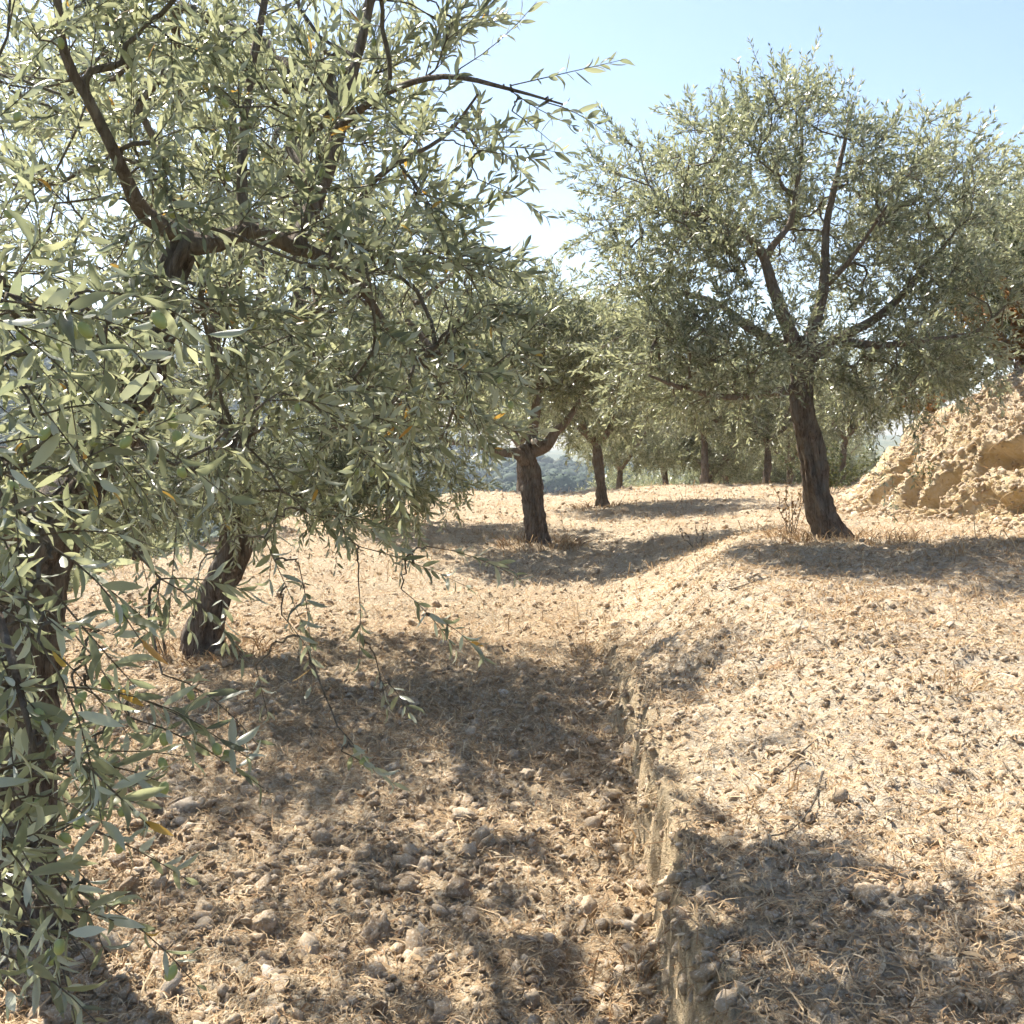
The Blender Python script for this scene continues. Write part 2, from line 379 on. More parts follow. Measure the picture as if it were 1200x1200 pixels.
for (hu, hz, ru_, rz_, dp) in [(10.8, .92, .55, .20, .42), (10.15, 1.32, .42, .17, .38), (11.7, .95, .30, .17, .34), (9.7, .85, .30, .25, .30), (12.8, 1.1, .35, .14, .25)]:
    q = ((wx - hu) / ru_) ** 2 + ((wz - hz - .10 * np.sin(wx * 7)) / np.where(wz > hz, rz_ * .75, rz_ * 1.4)) ** 2; disp = disp - dp * (1 - sstep(.45, 1.15, q))
disp = disp * (.25 + .75 * steep)
BX = BX + nrm[0] * disp; BY = BY + nrm[1] * disp; BZ = BZ + nrm[2] * disp * .7 - .05 * (1 - steep)
i, j = np.meshgrid(np.arange(nu - 1), np.arange(nv - 1), indexing='ij')
Fq = np.stack([i * nv + j, (i + 1) * nv + j, (i + 1) * nv + j + 1, i * nv + j + 1], -1).reshape(-1, 4)
obj('earth_bank', mesh_np('earth_bank', np.stack([BX, BY, BZ], -1).reshape(-1, 3), [Fq], M_CLAY, {'tint': np.clip(sstep(.4, 1.0, Vv) + 1 - sstep(-.4, .1, Vv), 0, 1).ravel()}, True), kind='structure')
def bank_z(x, y):
    return float(H(foot_x(y) - .2, y, False) + np.interp(x - foot_x(y), prof_s, prof_z))

# ------------------------------------------------------------------ leaves
def leaf_template(level):
    """(along, across, lift) rows and faces; tip at along = 1"""
    if level == 3:
        st = [(.20, .36, .012), (.45, .5, .025), (.72, .38, .015)]
        V = [(0, 0, 0)]
        for s, wd, lf in st: V += [(s, -wd, lf + .028), (s, 0, lf), (s, wd, lf + .028)]
        V += [(1, 0, -.05)]
        F3 = [(0, 2, 1), (0, 3, 2), (7, 8, 10), (8, 9, 10)]
        F4 = []
        for k in (1, 4): F4 += [(k, k + 1, k + 4, k + 3), (k + 1, k + 2, k + 5, k + 4)]
        return np.array(V, float), [np.array(F3)[:, ::-1], np.array(F4)[:, ::-1]]
    if level == 2:
        V = [(0, 0, 0), (.32, -.46, .02), (.32, .46, .02), (.70, -.38, .015), (.70, .38, .015), (1, 0, -.04)]
        return np.array(V, float), [np.array([(0, 1, 2), (3, 5, 4)]), np.array([(3, 4, 2, 1)])]
    V = [(0, 0, 0), (.45, -.5, .02), (1, 0, -.03), (.45, .5, .02)]
    return np.array(V, float), [np.array([(0, 1, 2, 3)])]
def expand(tpl, P, L, A, N, ln, wd, curl=None):
    """place templates; A along, N normal -> verts, faces"""
    V0, F0 = tpl; Wd = np.cross(N, A)
    V = P[:, None] + V0[None, :, 0:1] * A[:, None] * ln[:, None, None] + V0[None, :, 1:2] * Wd[:, None] * wd[:, None, None] + V0[None, :, 2:3] * N[:, None] * (ln if curl is None else ln * curl)[:, None, None]
    b = (np.arange(len(P)) * len(V0))[:, None, None]
    return V.reshape(-1, 3), [(F[None] + b).reshape(-1, F.shape[1]) for F in F0]
LEAF3 = leaf_template(3)
LEAF_TINTS = [.05, .25, .45, .65, .85, 1.0, 1.55, 1.8, 2.0]
LEAF_MESH = [mesh_np('leaf', LEAF3[0], LEAF3[1], M_LEAF, {'tint': np.full(len(LEAF3[0]), q)}, True) for q in LEAF_TINTS]
bo = [(0, .0, -1)]
def olive_mesh():
    V, F = [], []
    n = 8; rows = [(-1, 0), (-.8, .6), (-.35, .94), (.2, 1.0), (.7, .72), (1, 0)]
    for zz, r in rows: V += [(r * math.cos(2 * math.pi * k / n) * .7, r * math.sin(2 * math.pi * k / n) * .7, zz) for k in range(n)]
    for a in range(len(rows) - 1): F += [(a * n + k, a * n + (k + 1) % n, (a + 1) * n + (k + 1) % n, (a + 1) * n + k) for k in range(n)]
    return mesh_np('olive', np.array(V), [np.array(F)], M_OLIVE, None, True)
OLIVE = olive_mesh()

def make_shoots(rng, P0, D0, L, grav, per_m, leaf_len, leaf_w, spread=50, k=5, rag=.0):
    """curved shoots with opposite leaf pairs; returns stem curves and leaf frames"""
    m = len(P0); s = np.linspace(0, 1, k)[None, :, None]
    side = unit(np.cross(D0, rng.normal(size=(m, 3)))) * rng.normal(0, .12, (m, 1))
    C = P0[:, None] + D0[:, None] * (L[:, None, None] * s) + side[:, None] * (L[:, None, None] * s ** 2)
    C = C + np.array([0, 0, -1.0]) * (grav[:, None, None] * L[:, None, None] * s ** 2)
    npair = np.maximum(4, (L * per_m).astype(int))
    idx = np.repeat(np.arange(m), npair)
    loc = np.concatenate([np.arange(q) for q in npair])
    f = (loc + .6 + rng.uniform(-.25, .25, len(loc))) / npair[idx]; f = .12 + .88 * f; f = np.clip(f, 0, 1)
    pos_ = P0[idx] + D0[idx] * (L[idx] * f)[:, None] + side[idx] * (L[idx] * f ** 2)[:, None]; pos_[:, 2] -= grav[idx] * L[idx] * f ** 2
    tan = D0[idx] + 2 * side[idx] * f[:, None]; tan[:, 2] -= 2 * grav[idx] * f; tan = unit(tan)
    ref = unit(np.cross(tan, np.array([.31, .22, .92]))); ref2 = np.cross(tan, ref)
    ph = rng.uniform(0, 6.28, m)[idx] + loc * (math.pi / 2) + rng.normal(0, .35, len(loc))
    sd = ref * np.cos(ph)[:, None] + ref2 * np.sin(ph)[:, None]
    P, A, N, LL, WW, sh = [], [], [], [], [], []
    for sg in (1, -1):
        keep = rng.random(len(loc)) > (.10 + rag)
        th = np.radians(spread + rng.normal(0, 14, len(loc))) * (1 - .35 * f)
        a = unit(tan * np.cos(th)[:, None] + sg * sd * np.sin(th)[:, None] + np.array([0, 0, .04]) + rng.normal(0, .18, (len(loc), 3)))
        n = tan * .65 + np.array([0, 0, .28]) + rng.normal(0, .55, (len(loc), 3))
        n = unit(n - a * np.sum(a * n, 1)[:, None])
        ln = leaf_len * rng.uniform(.55, 1.28, len(loc)) * (.75 + .5 * np.sin(np.clip(f, 0, 1) * 2.6)); wd = leaf_w * rng.uniform(.8, 1.2, len(loc)) * ln / leaf_len
        for lst, val in ((P, pos_), (A, a), (N, n), (LL, ln), (WW, wd), (sh, idx)): lst.append(val[keep])
    return C, [np.concatenate(q) for q in (P, A, N, LL, WW, sh)]

# ------------------------------------------------------------------ trees
def build_tree(name, label, group, base, limbs, blobs, seed, leaf=(.058, .013), level=2, per_m=40, shoots_per_tip=4,
               shoot_len=(.18, .34), flare=.55, sprays=None, n_parts=0, olives=0, gap=.0, gap_scale=1.3, limit=None, yellow=.004,
               twig_sides=4, droop=.08, trunk_sides=40, stubs=(), keep_hole=None, start_frac=.0, rscale=1.0, thin=1.0):
    """limbs: list of (points, radii); limbs[0] is the trunk. blobs: (centre, radii, tips, outward bias).
    sprays: explicit (point, direction, length, gravity) hanging shoots."""
    rng = np.random.default_rng(seed); base = np.asarray(base, float)
    root = bpy.data.objects.new(name, None); COL.objects.link(root); root.location = base; root.empty_display_size = .3
    tag(root, label, 'tree', group)
    nodes, dirs, nrad, ncount = [], [], [], None
    for k, (pts, rad) in enumerate(limbs):
        P, R = resample(np.asarray(pts, float) - base, .05 if k else .035, np.asarray(rad) * rscale)
        wig = np.stack([fbm(np.arange(len(P)) * .11, 0 * P[:, 0] + 7 * q + seed + 3 * k, 0, 3 + q, 3) for q in range(3)], -1)
        P = P + wig * (.30 * R[:, None]) * np.linspace(0, 1, len(P))[:, None]
        sides = trunk_sides if k == 0 else (14 if R[0] > .03 else 8)
        Vt, Ft = tube(P, R, sides, .30 if k == 0 else .16, seed + k, True, flare if k == 0 else 0, .07 if k == 0 else .03)
        o = obj('trunk' if k == 0 else 'branch', mesh_np('trunk' if k == 0 else 'branch', Vt, Ft, M_BRANCH if k else M_BARK, None, True), root)
        if k == 0: trunk = o
        s0 = int(len(P) * (.7 if k == 0 else start_frac))
        nodes.append(P[s0:]); dirs.append(unit(np.gradient(P, axis=0))[s0:]); nrad.append(R[s0:])
    for (p, d_, r) in stubs:                                                    # pruned stub with its pale sawn face
        p = np.asarray(p, float) - base; d_ = unit(d_)
        V, F = tube(np.array([p - d_ * .06, p, p + d_ * .05]), [r * 1.15, r, r * .95], 12, .12, seed + 9, False)
        st = obj('branch_stub', mesh_np('branch_stub', V, F, M_BARK, None, True), root)
        u_ = unit(np.cross(d_, [.2, .9, .3])); w_ = np.cross(d_, u_); aa = np.arange(12) * math.pi / 6
        c = p + d_ * .052; rim = c + r * .86 * (np.cos(aa)[:, None] * u_ + np.sin(aa)[:, None] * w_); rim2 = rim - d_ * .02
        Vc = np.vstack([rim, rim2, [c + d_ * .004]]); q = np.arange(12)
        obj('cut_face', mesh_np('cut_face', Vc, [np.stack([q, (q + 1) % 12, np.full(12, 24)], -1), np.stack([q + 12, (q + 12 - 11) % 12 + 12, (q + 1) % 12, q], -1)], M_CUT), st)
    # tips of the crown
    tips = []
    for (c, r, n, bias) in blobs:
        d = unit(rng.normal(size=(n * 2, 3))) * (rng.random((n * 2, 1)) ** (1 / bias))
        p = np.asarray(c, float) - base + d * np.asarray(r, float)
        if gap:
            g = vnoise(p[:, 0] * gap_scale, p[:, 1] * gap_scale, p[:, 2] * gap_scale, seed + 40); p = p[g > -1 + 2 * gap * .5]
        tips.append(p[:n])
    tips = np.vstack(tips)
    tips = tips[rng.random(len(tips)) < thin]
    if limit is not None: tips = tips[limit(tips + base)]
    nodes = np.vstack(nodes); dirs = np.vstack(dirs); nrad = np.concatenate(nrad)
    dist = np.array([np.min(np.sum((nodes - p) ** 2, 1)) for p in tips]); tips = tips[np.argsort(dist)]
    cap_n = len(nodes) + len(tips) * 30 + 2000
    NA = np.zeros((cap_n, 3)); DA = np.zeros((cap_n, 3)); n0 = nn = len(nodes); NA[:nn] = nodes; DA[:nn] = dirs
    par = np.full(cap_n, -1); paths = []
    for p in tips:
        q = p - NA[:nn]; dd = np.sqrt(np.sum(q * q, 1)) + 1e-6
        cost = dd * (1.35 - .5 * np.sum(q * DA[:nn], 1) / dd); b = int(np.argmin(cost)); d = dd[b]
        k = min(24, max(3, int(d / .07))); t = (np.arange(1, k + 1) / k)[:, None]
        ctrl = NA[b] + DA[b] * d * .38 + np.array([0, 0, .08 * d])
        C = (1 - t) ** 2 * NA[b] + 2 * t * (1 - t) * ctrl + t * t * p
        C = C + rng.normal(0, .008 + .012 * d, (k, 3)) * np.sin(t * math.pi)
        if nn + k >= cap_n: break
        NA[nn:nn + k] = C; full = np.vstack([NA[b], C]); DA[nn:nn + k] = unit(np.gradient(full, axis=0))[1:]
        par[nn] = b; par[nn + 1:nn + k] = np.arange(nn, nn + k - 1); paths.append((b, nn, k)); nn += k
    cnt = np.zeros(nn); 
    for (b, s0, k) in paths: cnt[s0 + k - 1] += 1
    for i_ in range(nn - 1, n0 - 1, -1):
        if par[i_] >= 0: cnt[par[i_]] += cnt[i_]
    rad = .0026 * np.maximum(cnt, 1) ** .47
    tw = Bag()
    for (b, s0, k) in paths:
        P = np.vstack([NA[b], NA[s0:s0 + k]]); R = rad[s0:s0 + k]; R = np.concatenate([[R[0] * 1.1], R])
        V, F = tube(P, R, twig_sides + (2 if R[0] > .012 else 0), 0, 0, False); tw.add(V, F)
    # shoots
    ends = np.array([s0 + k - 1 for (_, s0, k) in paths]); ks = np.array([k for (_, _, k) in paths])
    rep = np.repeat(np.arange(len(ends)), shoots_per_tip)
    back = (rng.random(len(rep)) ** 1.5 * np.minimum(ks[rep] - 1, 9)).astype(int)
    ids = ends[rep] - back; P0 = NA[ids]
    cc = np.mean(tips, 0) - np.array([0, 0, .5]); outw = unit(P0 - cc)
    D0 = unit(DA[ids] * .7 + outw * .45 + rng.normal(0, .55, (len(ids), 3)) + np.array([0, 0, .12]))
    L = rng.uniform(*shoot_len, len(ids)); G = rng.normal(droop, .22, len(ids)) * (1.3 - .8 * sstep(-.4, .8, outw[:, 2]))
    C, LF = make_shoots(rng, P0, D0, L, G, per_m, leaf[0], leaf[1])
    if sprays is not None and len(sprays):
        sp = sprays; SP = np.array([q[0] for q in sp]) - base; SD = unit(np.array([q[1] for q in sp])); SL = np.array([q[2] for q in sp]); SG = np.array([q[3] for q in sp])
        C2, LF2 = make_shoots(rng, SP, SD, SL, SG, per_m * .8, leaf[0], leaf[1], 55, 5)
        C = np.concatenate([C, C2]); LF = [np.concatenate([a, b]) for a, b in zip(LF, LF2)]
        near_ = [np.min(np.sum((NA[:nn] - p) ** 2, 1)) for p in SP]
        pool = NA[:nn].copy()
        for z_ in np.argsort(near_):                                             # woody link back to the tree or to a neighbouring spray
            p, d0 = SP[z_], SD[z_]
            dd = np.sqrt(np.sum((p - pool) ** 2, 1)) + .35 * np.maximum(0, p[2] - pool[:, 2]); b = int(np.argmin(dd)); q0 = pool[b]
            t = np.linspace(0, 1, 9)[:, None]; c1 = q0 * .5 + p * .5 - d0 * .25 * dd[b] + rng.normal(0, .05, 3) * dd[b] + np.array([0, 0, .12]) * dd[b]
            cv = (1 - t) ** 2 * q0 + 2 * t * (1 - t) * c1 + t * t * p + rng.normal(0, .006, (9, 3)) * np.sin(t * 3.14)
            V, F = tube(cv, np.linspace(.0036, .0022, 9), 5, 0, 0, False); tw.add(V, F); pool = np.vstack([pool, cv[2:], C2[z_][1:4]])
    V, F = thin_tubes(C, .0021, .0009, 3); tw.add(V, F)
    obj('twigs', tw.mesh('twigs', M_TWIG, True), root, kind='stuff')
    P, A, N, LL, WW, sh = LF
    if keep_hole is not None:
        ok = keep_hole(P + base); P, A, N, LL, WW, sh = [q[ok] for q in (P, A, N, LL, WW, sh)]
    tint = np.clip(.5 + .30 * rng.normal(size=len(P)) + .28 * vnoise(P[:, 0] * 2, P[:, 1] * 2, P[:, 2] * 2, seed), 0, 1)
    yl = rng.random(len(P)) < yellow; tint[yl] = rng.choice([1.55, 1.8, 2.0], int(yl.sum()))
    single = np.zeros(len(P), bool)
    if n_parts:
        px, py, f = project(P + base); size = LL / f * np.where((px > -5) & (px < 1205) & (py > -5) & (py < 1205), 1, 0)
        view = unit(P + base - np.array([0, 0, CAM_H])); size = size * np.sqrt(np.maximum(0, 1 - np.sum(view * A, 1) ** 2)) * (.35 + .65 * np.abs(np.sum(view * N, 1)))
        size = np.where(tint > 1.5, size * 1.6, size)
        single[np.argsort(-size)[:n_parts]] = True
    r = ~single; curl = rng.normal(1.1, 1.5, len(P))
    V, F = expand(leaf_template(level), P[r], None, A[r], N[r], LL[r], WW[r], curl[r])
    nvp = len(leaf_template(level)[0])
    crown = obj('crown', mesh_np('crown', V, F, M_LEAF, {'tint': np.repeat(tint[r], nvp)}, level == 3), root, kind='stuff')
    for q in np.where(single)[0]:
        k = int(np.argmin(np.abs(np.array(LEAF_TINTS) - tint[q])))
        o = bpy.data.objects.new('leaf', LEAF_MESH[k]); COL.objects.link(o); o.parent = crown
        Wd = np.cross(N[q], A[q]); Mx = Matrix.Identity(4)
        for c_ in range(3):
            Mx[c_][0] = A[q][c_] * LL[q]; Mx[c_][1] = Wd[c_] * WW[q]; Mx[c_][2] = N[q][c_] * LL[q] * (curl[q] if abs(curl[q]) > .2 else .2); Mx[c_][3] = P[q][c_]
        o.matrix_local = Mx
        if k >= 6: o['label'] = ('pale yellow leaf', 'withered yellow leaf', 'withered orange leaf')[k - 6]
    if olives:
        px, py, f = project(P + base); okv = np.where((px > -10) & (px < 640) & (py > 0) & (py < 1190) & (f < 3.4))[0]
        wgt = 1 / f[okv] ** 2.2; ch = rng.choice(okv, olives, False, wgt / wgt.sum())
        for q in ch:
            o = bpy.data.objects.new('olive', OLIVE); COL.objects.link(o); o.parent = crown
            sc = rng.uniform(.0105, .014); o.scale = (sc, sc, sc * 1.1); o.location = P[q] + np.array([rng.normal(0, .006), rng.normal(0, .006), -.02])
            o.rotation_euler = (rng.normal(0, .4), rng.normal(0, .4), 0)
    return root
def ground(x, y): return np.array([x, y, float(H(x, y, False))])
A3 = lambda *q: [at(*p) for p in q]
OLIVES = 'olive trees of the grove'

# nearest tree, its trunk at the left border
bN = ground(-1.50, 3.05)
limbs = [([bN - [0, 0, .08], at(8, 1000, 3.05), at(20, 860, 3.05), at(28, 720, 3.05), at(55, 620, 3.05), at(112, 548, 3.05), at(160, 460, 3.05), at(190, 390, 3.05), at(203, 330, 3.05), at(222, 275, 3.05)],
          [.155, .14, .125, .125, .10, .062, .055, .05, .045, .04]),
         (A3((218, 285, 3.05), (255, 285, 3.1), (295, 270, 3.15), (345, 290, 3.2), (385, 305, 3.25), (425, 340, 3.35), (455, 385, 3.45), (500, 430, 3.5)), [.036, .03, .028, .027, .02, .017, .013, .008]),
         (A3((222, 280, 3.05), (170, 250, 2.95), (140, 190, 2.85), (100, 110, 2.75), (75, 60, 2.7), (60, -80, 2.6)), [.034, .028, .022, .018, .015, .01]),
         (A3((290, 272, 3.15), (283, 220, 3.2), (290, 120, 3.3), (310, 0, 3.35), (330, -120, 3.4)), [.022, .019, .016, .013, .008]),
         (A3((345, 290, 3.2), (372, 225, 3.35), (395, 160, 3.4), (420, 60, 3.5), (450, -60, 3.6)), [.034, .031, .026, .018, .01]),
         (A3((395, 150, 3.4), (450, 110, 3.3), (520, 90, 3.2), (600, 105, 3.1), (660, 122, 3.05)), [.016, .012, .009, .006, .003]),
         (A3((385, 305, 3.25), (440, 210, 3.2), (520, 160, 3.2), (560, 110, 3.2)), [.014, .010, .007, .004]),
         (A3((40, 640, 3.05), (-40, 520, 2.7), (-90, 380, 2.3), (-60, 300, 1.9), (0, 330, 1.6)), [.06, .045, .03, .018, .008]),
         (A3((-40, 520, 2.7), (-60, 560, 2.1), (-30, 640, 1.7), (10, 760, 1.5), (40, 880, 1.42)), [.03, .018, .012, .008, .004])]
def NB(px, py, d, rx, ry, rz, n, b=2.2): return (at(px, py, d), (rx, ry, rz), n, b)
rs = np.random.default_rng(5)
sprN = []
def spray(px, py, d, dx, dy, dz, L, g): sprN.append((at(px, py, d), (dx, dz, -dy), L, g))
# (pixel start, distance, screen direction, depth direction, length, droop)
for q in [(420, 640, 3.0, .9, .2, -.1, .34, .2), (500, 640, 3.1, .9, .1, .1, .30, .3), (310, 630, 2.9, .3, .7, .0, .26, .4), (350, 660, 2.9, .2, .9, .1, .30, .2), (420, 680, 3.0, .1, 1, .0, .20, .2),
          (470, 690, 3.1, .8, .6, .0, .22, .3), (500, 720, 3.1, .9, .3, .1, .20, .3), (440, 770, 3.0, .2, .8, .0, .14, .2), (455, 800, 3.0, .7, .7, 0, .10, .3), (330, 720, 2.8, .5, .6, .1, .14, .3),
          (300, 780, 2.8, .2, .9, .0, .13, .2), (395, 850, 2.7, .6, .7, .0, .14, .2), (400, 880, 2.7, .8, .4, .1, .16, .2), (190, 790, 2.1, .9, .2, .0, .22, .35), (110, 800, 1.9, 1, .3, .1, .30, .3), (150, 840, 1.9, 1, .3, .1, .26, .3),
          (255, 650, 2.9, .1, 1, .0, .24, .1), (235, 660, 2.8, -.2, 1, 0, .18, .1), (540, 80, 3.1, .9, -.5, 0, .28, .0), (600, 100, 3.05, .9, -.2, 0, .32, -.05), (640, 120, 3.05, 1, .2, 0, .18, .3), (590, 100, 3.1, .8, .6, 0, .26, -.1),
          (600, 130, 3.1, .9, .6, 0, .14, .1), (540, 170, 3.1, .9, .2, .1, .26, -.1), (560, 210, 3.2, .8, .3, 0, .24, .1), (570, 290, 3.2, .9, .3, 0, .20, -.1), (500, 0, 3.3, 1, -.2, 0, .25, .1), (545, 20, 3.3, 1, -.1, 0, .16, .1)]:
    spray(*q)
for k in range(120):                                                         # boughs hanging close by at the left border
    py = rs.uniform(330, 1120); reach = np.interp(py, [330, 520, 700, 950, 1130], [140, 140, 95, 105, 75])
    px = rs.uniform(-110, reach) ** 1 ; d = rs.uniform(1.35, 2.0)
    spray(px, py, d, rs.uniform(.1, 1), rs.uniform(-.5, .8), rs.uniform(-.5, .5), rs.uniform(.12, .24), rs.uniform(.0, .5))
inview = lambda P: ~((P[:, 1] < 1.05) | ((np.linalg.norm(P - np.array([0, 0, CAM_H]), axis=1) < 1.15)))
def limN(P):
    px, py, f = project(P)
    return inview(P) & ~((px > 560) & (py > 440)) & ~((px > 480) & (py > 530)) & ~((px > np.interp(py, [0, 120, 300, 500], [560, 590, 610, 600])) & (py > -30) & (f < 6))
build_tree('olive_tree', 'nearest olive tree whose ridged trunk and hanging fruit fill the left border', OLIVES, bN, limbs,
           [NB(200, 130, 3.1, 1.0, 1.0, .85, 82), NB(420, 200, 3.3, .72, .8, .75, 80), NB(60, 330, 2.5, .55, .7, .6, 34), NB(330, 470, 3.1, .62, .6, .38, 26), NB(350, -260, 3.4, 1.3, 1.3, .8, 12), NB(60, 520, 2.2, .35, .5, .4, 14), NB(150, 140, 4.7, 1.25, .8, .75, 105), NB(330, 30, 4.4, .9, .8, .6, 14), NB(520, 400, 3.4, .28, .4, .28, 13), NB(560, 300, 3.4, .22, .35, .22, 8), NB(460, 500, 3.3, .25, .4, .16, 9)],
           11, leaf=(.050, .0112), level=3, per_m=44, shoots_per_tip=4, shoot_len=(.14, .30), sprays=sprN, n_parts=300, olives=110, gap=.38, thin=.9, rscale=.84, limit=limN, yellow=.006, flare=.25, keep_hole=inview, droop=.12, twig_sides=5)

# second tree on the left, hollow twisted trunk
bA = ground(-2.12, 6.9)
limbs = [([bA - [0, 0, .1], at(240, 740, 6.9), at(258, 690, 6.9), at(277, 640, 6.9), at(284, 600, 6.9), at(272, 560, 6.9)], [.145, .122, .105, .098, .094, .08]),
         (A3((270, 565, 6.9), (240, 560, 6.8), (190, 540, 6.7), (150, 500, 6.6), (110, 430, 6.5), (60, 340, 6.4)), [.085, .07, .055, .045, .03, .015]),
         (A3((275, 575, 6.9), (292, 500, 6.9), (296, 430, 6.95), (297, 390, 7.0), (308, 350, 7.0), (300, 250, 7.1)), [.09, .07, .065, .06, .04, .02]),
         (A3((297, 400, 7.0), (320, 385, 6.9), (350, 375, 6.8), (390, 345, 6.6), (430, 335, 6.5), (470, 370, 6.4), (520, 420, 6.3), (560, 440, 6.2)), [.055, .05, .045, .04, .035, .028, .018, .01]),
         (A3((280, 560, 6.9), (255, 470, 7.0), (250, 390, 7.1), (272, 330, 7.1), (283, 270, 7.1), (275, 180, 7.2), (270, 60, 7.3)), [.075, .065, .055, .05, .045, .035, .018]),
         (A3((345, 378, 6.8), (352, 320, 6.9), (340, 260, 7.0), (372, 200, 7.0), (400, 110, 7.1), (430, 0, 7.2)), [.045, .042, .04, .035, .025, .012]),
         (A3((470, 370, 6.4), (520, 330, 6.2), (560, 300, 6.0)), [.02, .015, .008])]
build_tree('olive_tree', 'olive tree with twisted leaning trunk split at its foot, second from the left border', OLIVES, bA, limbs,
           [NB(320, 250, 7.0, 1.9, 1.7, 1.25, 150, 2.0), NB(430, 430, 6.5, 1.2, 1.2, .7, 125), NB(180, 430, 7.2, 1.0, 1.0, .7, 60), NB(330, 330, 8.4, 1.3, .7, .8, 110), NB(440, 545, 6.6, .62, .7, .38, 60), NB(300, 565, 6.3, 1.0, .9, .26, 60), NB(120, 120, 7.2, 1.5, 1.2, 1.0, 120)],
           12, leaf=(.052, .0125), level=2, per_m=46, shoots_per_tip=4, shoot_len=(.2, .38), n_parts=300, gap=.42, rscale=.86, flare=.35, yellow=.003,
           limit=lambda P: project(P)[0] < np.interp(project(P)[1], [0, 250, 330, 400, 640], [440, 490, 560, 610, 540]))

# right-hand tree on the upper step
KR = .874
AR = lambda *q: [at(a, b, c * KR) for a, b, c in q]
bR = ground(2.68, 8.3)
limbs = [([bR - [0, 0, .12], at(962, 600, 8.3), at(950, 540, 8.3), at(940, 480, 8.3), at(942, 430, 8.3), at(940, 395, 8.3)], [.185, .145, .125, .115, .108, .095]),
         (AR((938, 420, 9.5), (918, 370, 9.5), (905, 335, 9.5), (895, 300, 9.5), (880, 280, 9.4), (850, 260, 9.3), (800, 250, 9.1)), [.10, .075, .065, .05, .04, .03, .015]),
         (AR((896, 305, 9.5), (905, 288, 9.5), (925, 262, 9.6), (931, 235, 9.6), (940, 170, 9.7), (935, 100, 9.8)), [.042, .038, .034, .03, .02, .01]),
         (AR((945, 410, 9.5), (965, 340, 9.6), (968, 270, 9.7), (985, 190, 9.8), (1000, 120, 9.9)), [.085, .06, .04, .028, .012]),
         (AR((935, 455, 9.5), (890, 462, 9.3), (845, 465, 9.1), (800, 455, 8.9), (760, 440, 8.8)), [.06, .045, .035, .025, .012]),
         (AR((948, 420, 9.5), (985, 395, 9.5), (1030, 370, 9.5), (1080, 320, 9.6), (1120, 270, 9.7)), [.085, .06, .05, .035, .015]),
         (AR((980, 400, 9.5), (1030, 405, 9.3), (1080, 400, 9.1), (1140, 390, 9.0)), [.05, .04, .03, .012]),
         (AR((930, 410, 9.5), (880, 385, 9.6), (840, 355, 9.8), (800, 345, 10), (760, 350, 10.2)), [.06, .05, .035, .025, .012]),
         (AR((968, 335, 9.6), (1000, 300, 9.3), (1040, 240, 9.0)), [.035, .025, .012])]
def holeR(P):
    px, py, f = project(P)
    return ~((((px - 912) / 26) ** 2 + ((py - 302) / 40) ** 2 < 1) & (f < 8.7)) | (f < 7.3)
build_tree('olive_tree', 'large olive tree with smooth leaning trunk on the upper step beside the earth bank', OLIVES, bR, limbs,
           [NB(800, 260, 8.22, 0.83, 1.05, 0.83, 190), NB(925, 225, 8.48, 0.87, 1.14, 0.83, 250), NB(1060, 270, 8.39, 0.83, 1.05, 0.83, 220), NB(860, 420, 8.04, 0.83, 0.96, 0.48, 130), NB(1040, 420, 8.22, 0.74, 0.87, 0.39, 120), NB(770, 400, 8.22, 0.48, 0.79, 0.79, 90), NB(1130, 380, 8.30, 0.52, 0.70, 0.61, 70)],
           13, leaf=(.047, .0135), level=1, per_m=46, shoots_per_tip=5, shoot_len=(.12, .40), gap=.52, thin=.74, gap_scale=1.9, flare=.4, rscale=.68, keep_hole=holeR, yellow=0,
           sprays=[(at(1005 + 8 * k, 440 + 22 * (k % 6), 8.0), (.1 * (k % 3 - 1), 0, -1), .35, .2) for k in range(10)])

# stubby pruned tree in the middle
bD = ground(.33, 12.2)
limbs = [([bD - [0, 0, .1], at(628, 600, 12.2), at(624, 560, 12.2), at(618, 530, 12.2), at(616, 522, 12.2)], [.14, .128, .12, .112, .09]),
         (A3((616, 540, 12.2), (604, 531, 12.1), (585, 530, 12.0), (560, 521, 11.9), (525, 518, 11.8)), [.10, .075, .06, .05, .03]),
         (A3((622, 530, 12.2), (640, 522, 12.2), (652, 505, 12.2), (664, 494, 12.3), (690, 450, 12.5)), [.11, .09, .065, .05, .025]),
         (A3((622, 520, 12.2), (630, 470, 12.3), (635, 420, 12.4), (640, 350, 12.5)), [.08, .06, .04, .02])]
build_tree('olive_tree', 'stubby pruned olive tree with a pale sawn stub in the middle of the terrace', OLIVES, bD, limbs,
           [NB(600, 400, 12.3, 1.35, 1.4, .75, 330), NB(690, 420, 12.6, 1.0, 1.2, .7, 170), NB(500, 450, 12, .8, .9, .45, 90)],
           14, leaf=(.064, .018), level=1, per_m=38, shoots_per_tip=5, shoot_len=(.2, .38), gap=.2, flare=.35, yellow=.001,
           stubs=[(at(627, 519, 12.05), (-.35, -1, .5), .048)], rscale=.78, limit=lambda P: project(P)[1] < 492,
           keep_hole=lambda P: ~((project(P)[1] > 498) & (np.abs(project(P)[0] - 622) < 60) & (P[:, 1] < 12.4)))

